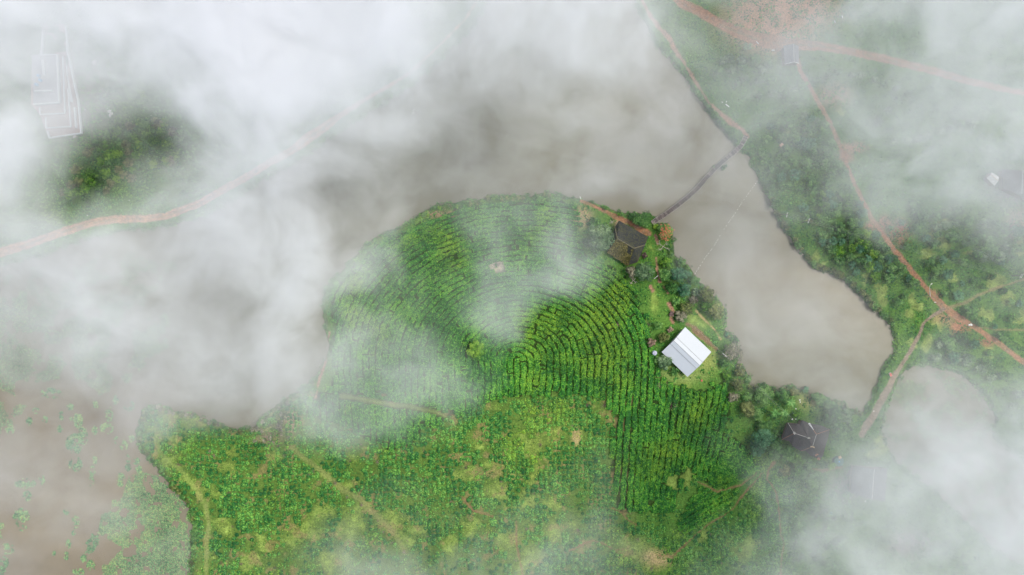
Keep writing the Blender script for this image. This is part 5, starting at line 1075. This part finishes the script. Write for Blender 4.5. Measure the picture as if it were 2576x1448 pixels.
def vec(op, a_, b_):
    x = N(n, 'ShaderNodeVectorMath', operation=op)
    for i, v in enumerate((a_, b_)):
        if isinstance(v, bpy.types.NodeSocket): n.links.new(v, x.inputs[i])
        else: x.inputs[i].default_value = v
    return x.outputs[0]
wp = vec('ADD', pos, vec('MULTIPLY', vec('SUBTRACT', wn.outputs['Color'], (.5, .5, .5)), (27, 27, 0)))
wp = vec('ADD', wp, vec('MULTIPLY', vec('SUBTRACT', w2.outputs['Color'], (.5, .5, .5)), (12, 12, 0)))
sx = n.nodes.new('ShaderNodeSeparateXYZ'); n.links.new(wp, sx.inputs[0])
def field(T_, ax0, ax1, ay0, ay1, tm, gain=1.0):
    nr_, nc_ = T_.shape; tot = None
    fx = mth('DIVIDE', mth('SUBTRACT', sx.outputs[0], ax0), ax1-ax0); fy = mth('DIVIDE', mth('SUBTRACT', sx.outputs[1], ay0), ay1-ay0)
    for b_ in range(0, nr_, 3):
        rx_ = ramp(n, [(c_/(nc_-1), tuple(float(T_[min(b_+i, nr_-1), c_]/tm*gain) for i in range(3))) for c_ in range(nc_)], 'LINEAR')
        ry_ = ramp(n, [(r_/(nr_-1), tuple(1.0 if r_ == b_+i else 0.0 for i in range(3))) for r_ in range(nr_)], 'LINEAR')
        n.links.new(fx, rx_.inputs[0]); n.links.new(fy, ry_.inputs[0]); dt = N(n, 'ShaderNodeVectorMath', operation='DOT_PRODUCT'); n.links.new(rx_.outputs[0], dt.inputs[0]); n.links.new(ry_.outputs[0], dt.inputs[1])
        tot = dt.outputs['Value'] if tot is None else mth('ADD', tot, dt.outputs['Value'])
    return tot, fx, fy
tA, _, _ = field(TAU, x0, x1, y0, y1, TMAX)
bx0 = (800-1288)*kz_; bx1 = (1760-1288)*kz_; by0 = (724-480)*kz_; by1 = (724-1056)*kz_
tB, bfx, bfy = field(TAUB, bx0, bx1, by0, by1, TMAX, .86)
wx_ = ramp(n, [(0, (0,0,0)), (.05, (1,1,1)), (.93, (1,1,1)), (1, (0,0,0))]); wy_ = ramp(n, [(0, (0,0,0)), (.07, (1,1,1)), (.9, (1,1,1)), (1, (0,0,0))]); n.links.new(bfx, wx_.inputs[0]); n.links.new(bfy, wy_.inputs[0])
wB = mth('MULTIPLY', wx_.outputs[0], wy_.outputs[0]); tot = mth('ADD', mth('MULTIPLY', tA, mth('SUBTRACT', 1.0, wB)), mth('MULTIPLY', tB, wB))
n1 = noise(n, .03, 2, pos, .5); n2 = noise(n, .07, 6, wp, .66)
mod = mth('ADD', mth('MULTIPLY_ADD', n1.outputs['Fac'], 1.3, -.15), mth('MULTIPLY_ADD', n2.outputs['Fac'], 4.4, -1.75))
sp = n.nodes.new('ShaderNodeSeparateXYZ'); n.links.new(pos, sp.inputs[0]); zf = mth('DIVIDE', mth('SUBTRACT', sp.outputs[2], ZC0), ZC1-ZC0)
prof = mth('MULTIPLY', mth('MULTIPLY', mth('MULTIPLY', zf, mth('SUBTRACT', 1.0, zf)), 6.0), TMAX/(ZC1-ZC0)*FOGK if 'FOGK' in globals() else TMAX/(ZC1-ZC0)*1.0)
n.links.new(mth('MAXIMUM', mth('MULTIPLY', mth('SUBTRACT', mth('MULTIPLY', tot, mth('MAXIMUM', mod, 0.0)), .018), prof), 0.0), pv.inputs['Density'])
XL = 330; YL = 215
mb = MB(); mb.box([0, 0, zc], [XL, 0, 0], [0, YL, 0], [0, 0, (ZC1-ZC0)/2]); me_ = mb; M['cloud'] = m; o = me_.build('cloud_bank', 'cloud'); o['kind'] = 'stuff'; o['label'] = 'torn low white cloud drifting over the lake and the tea hill'
relabel()
print('objects', len(sc.objects))
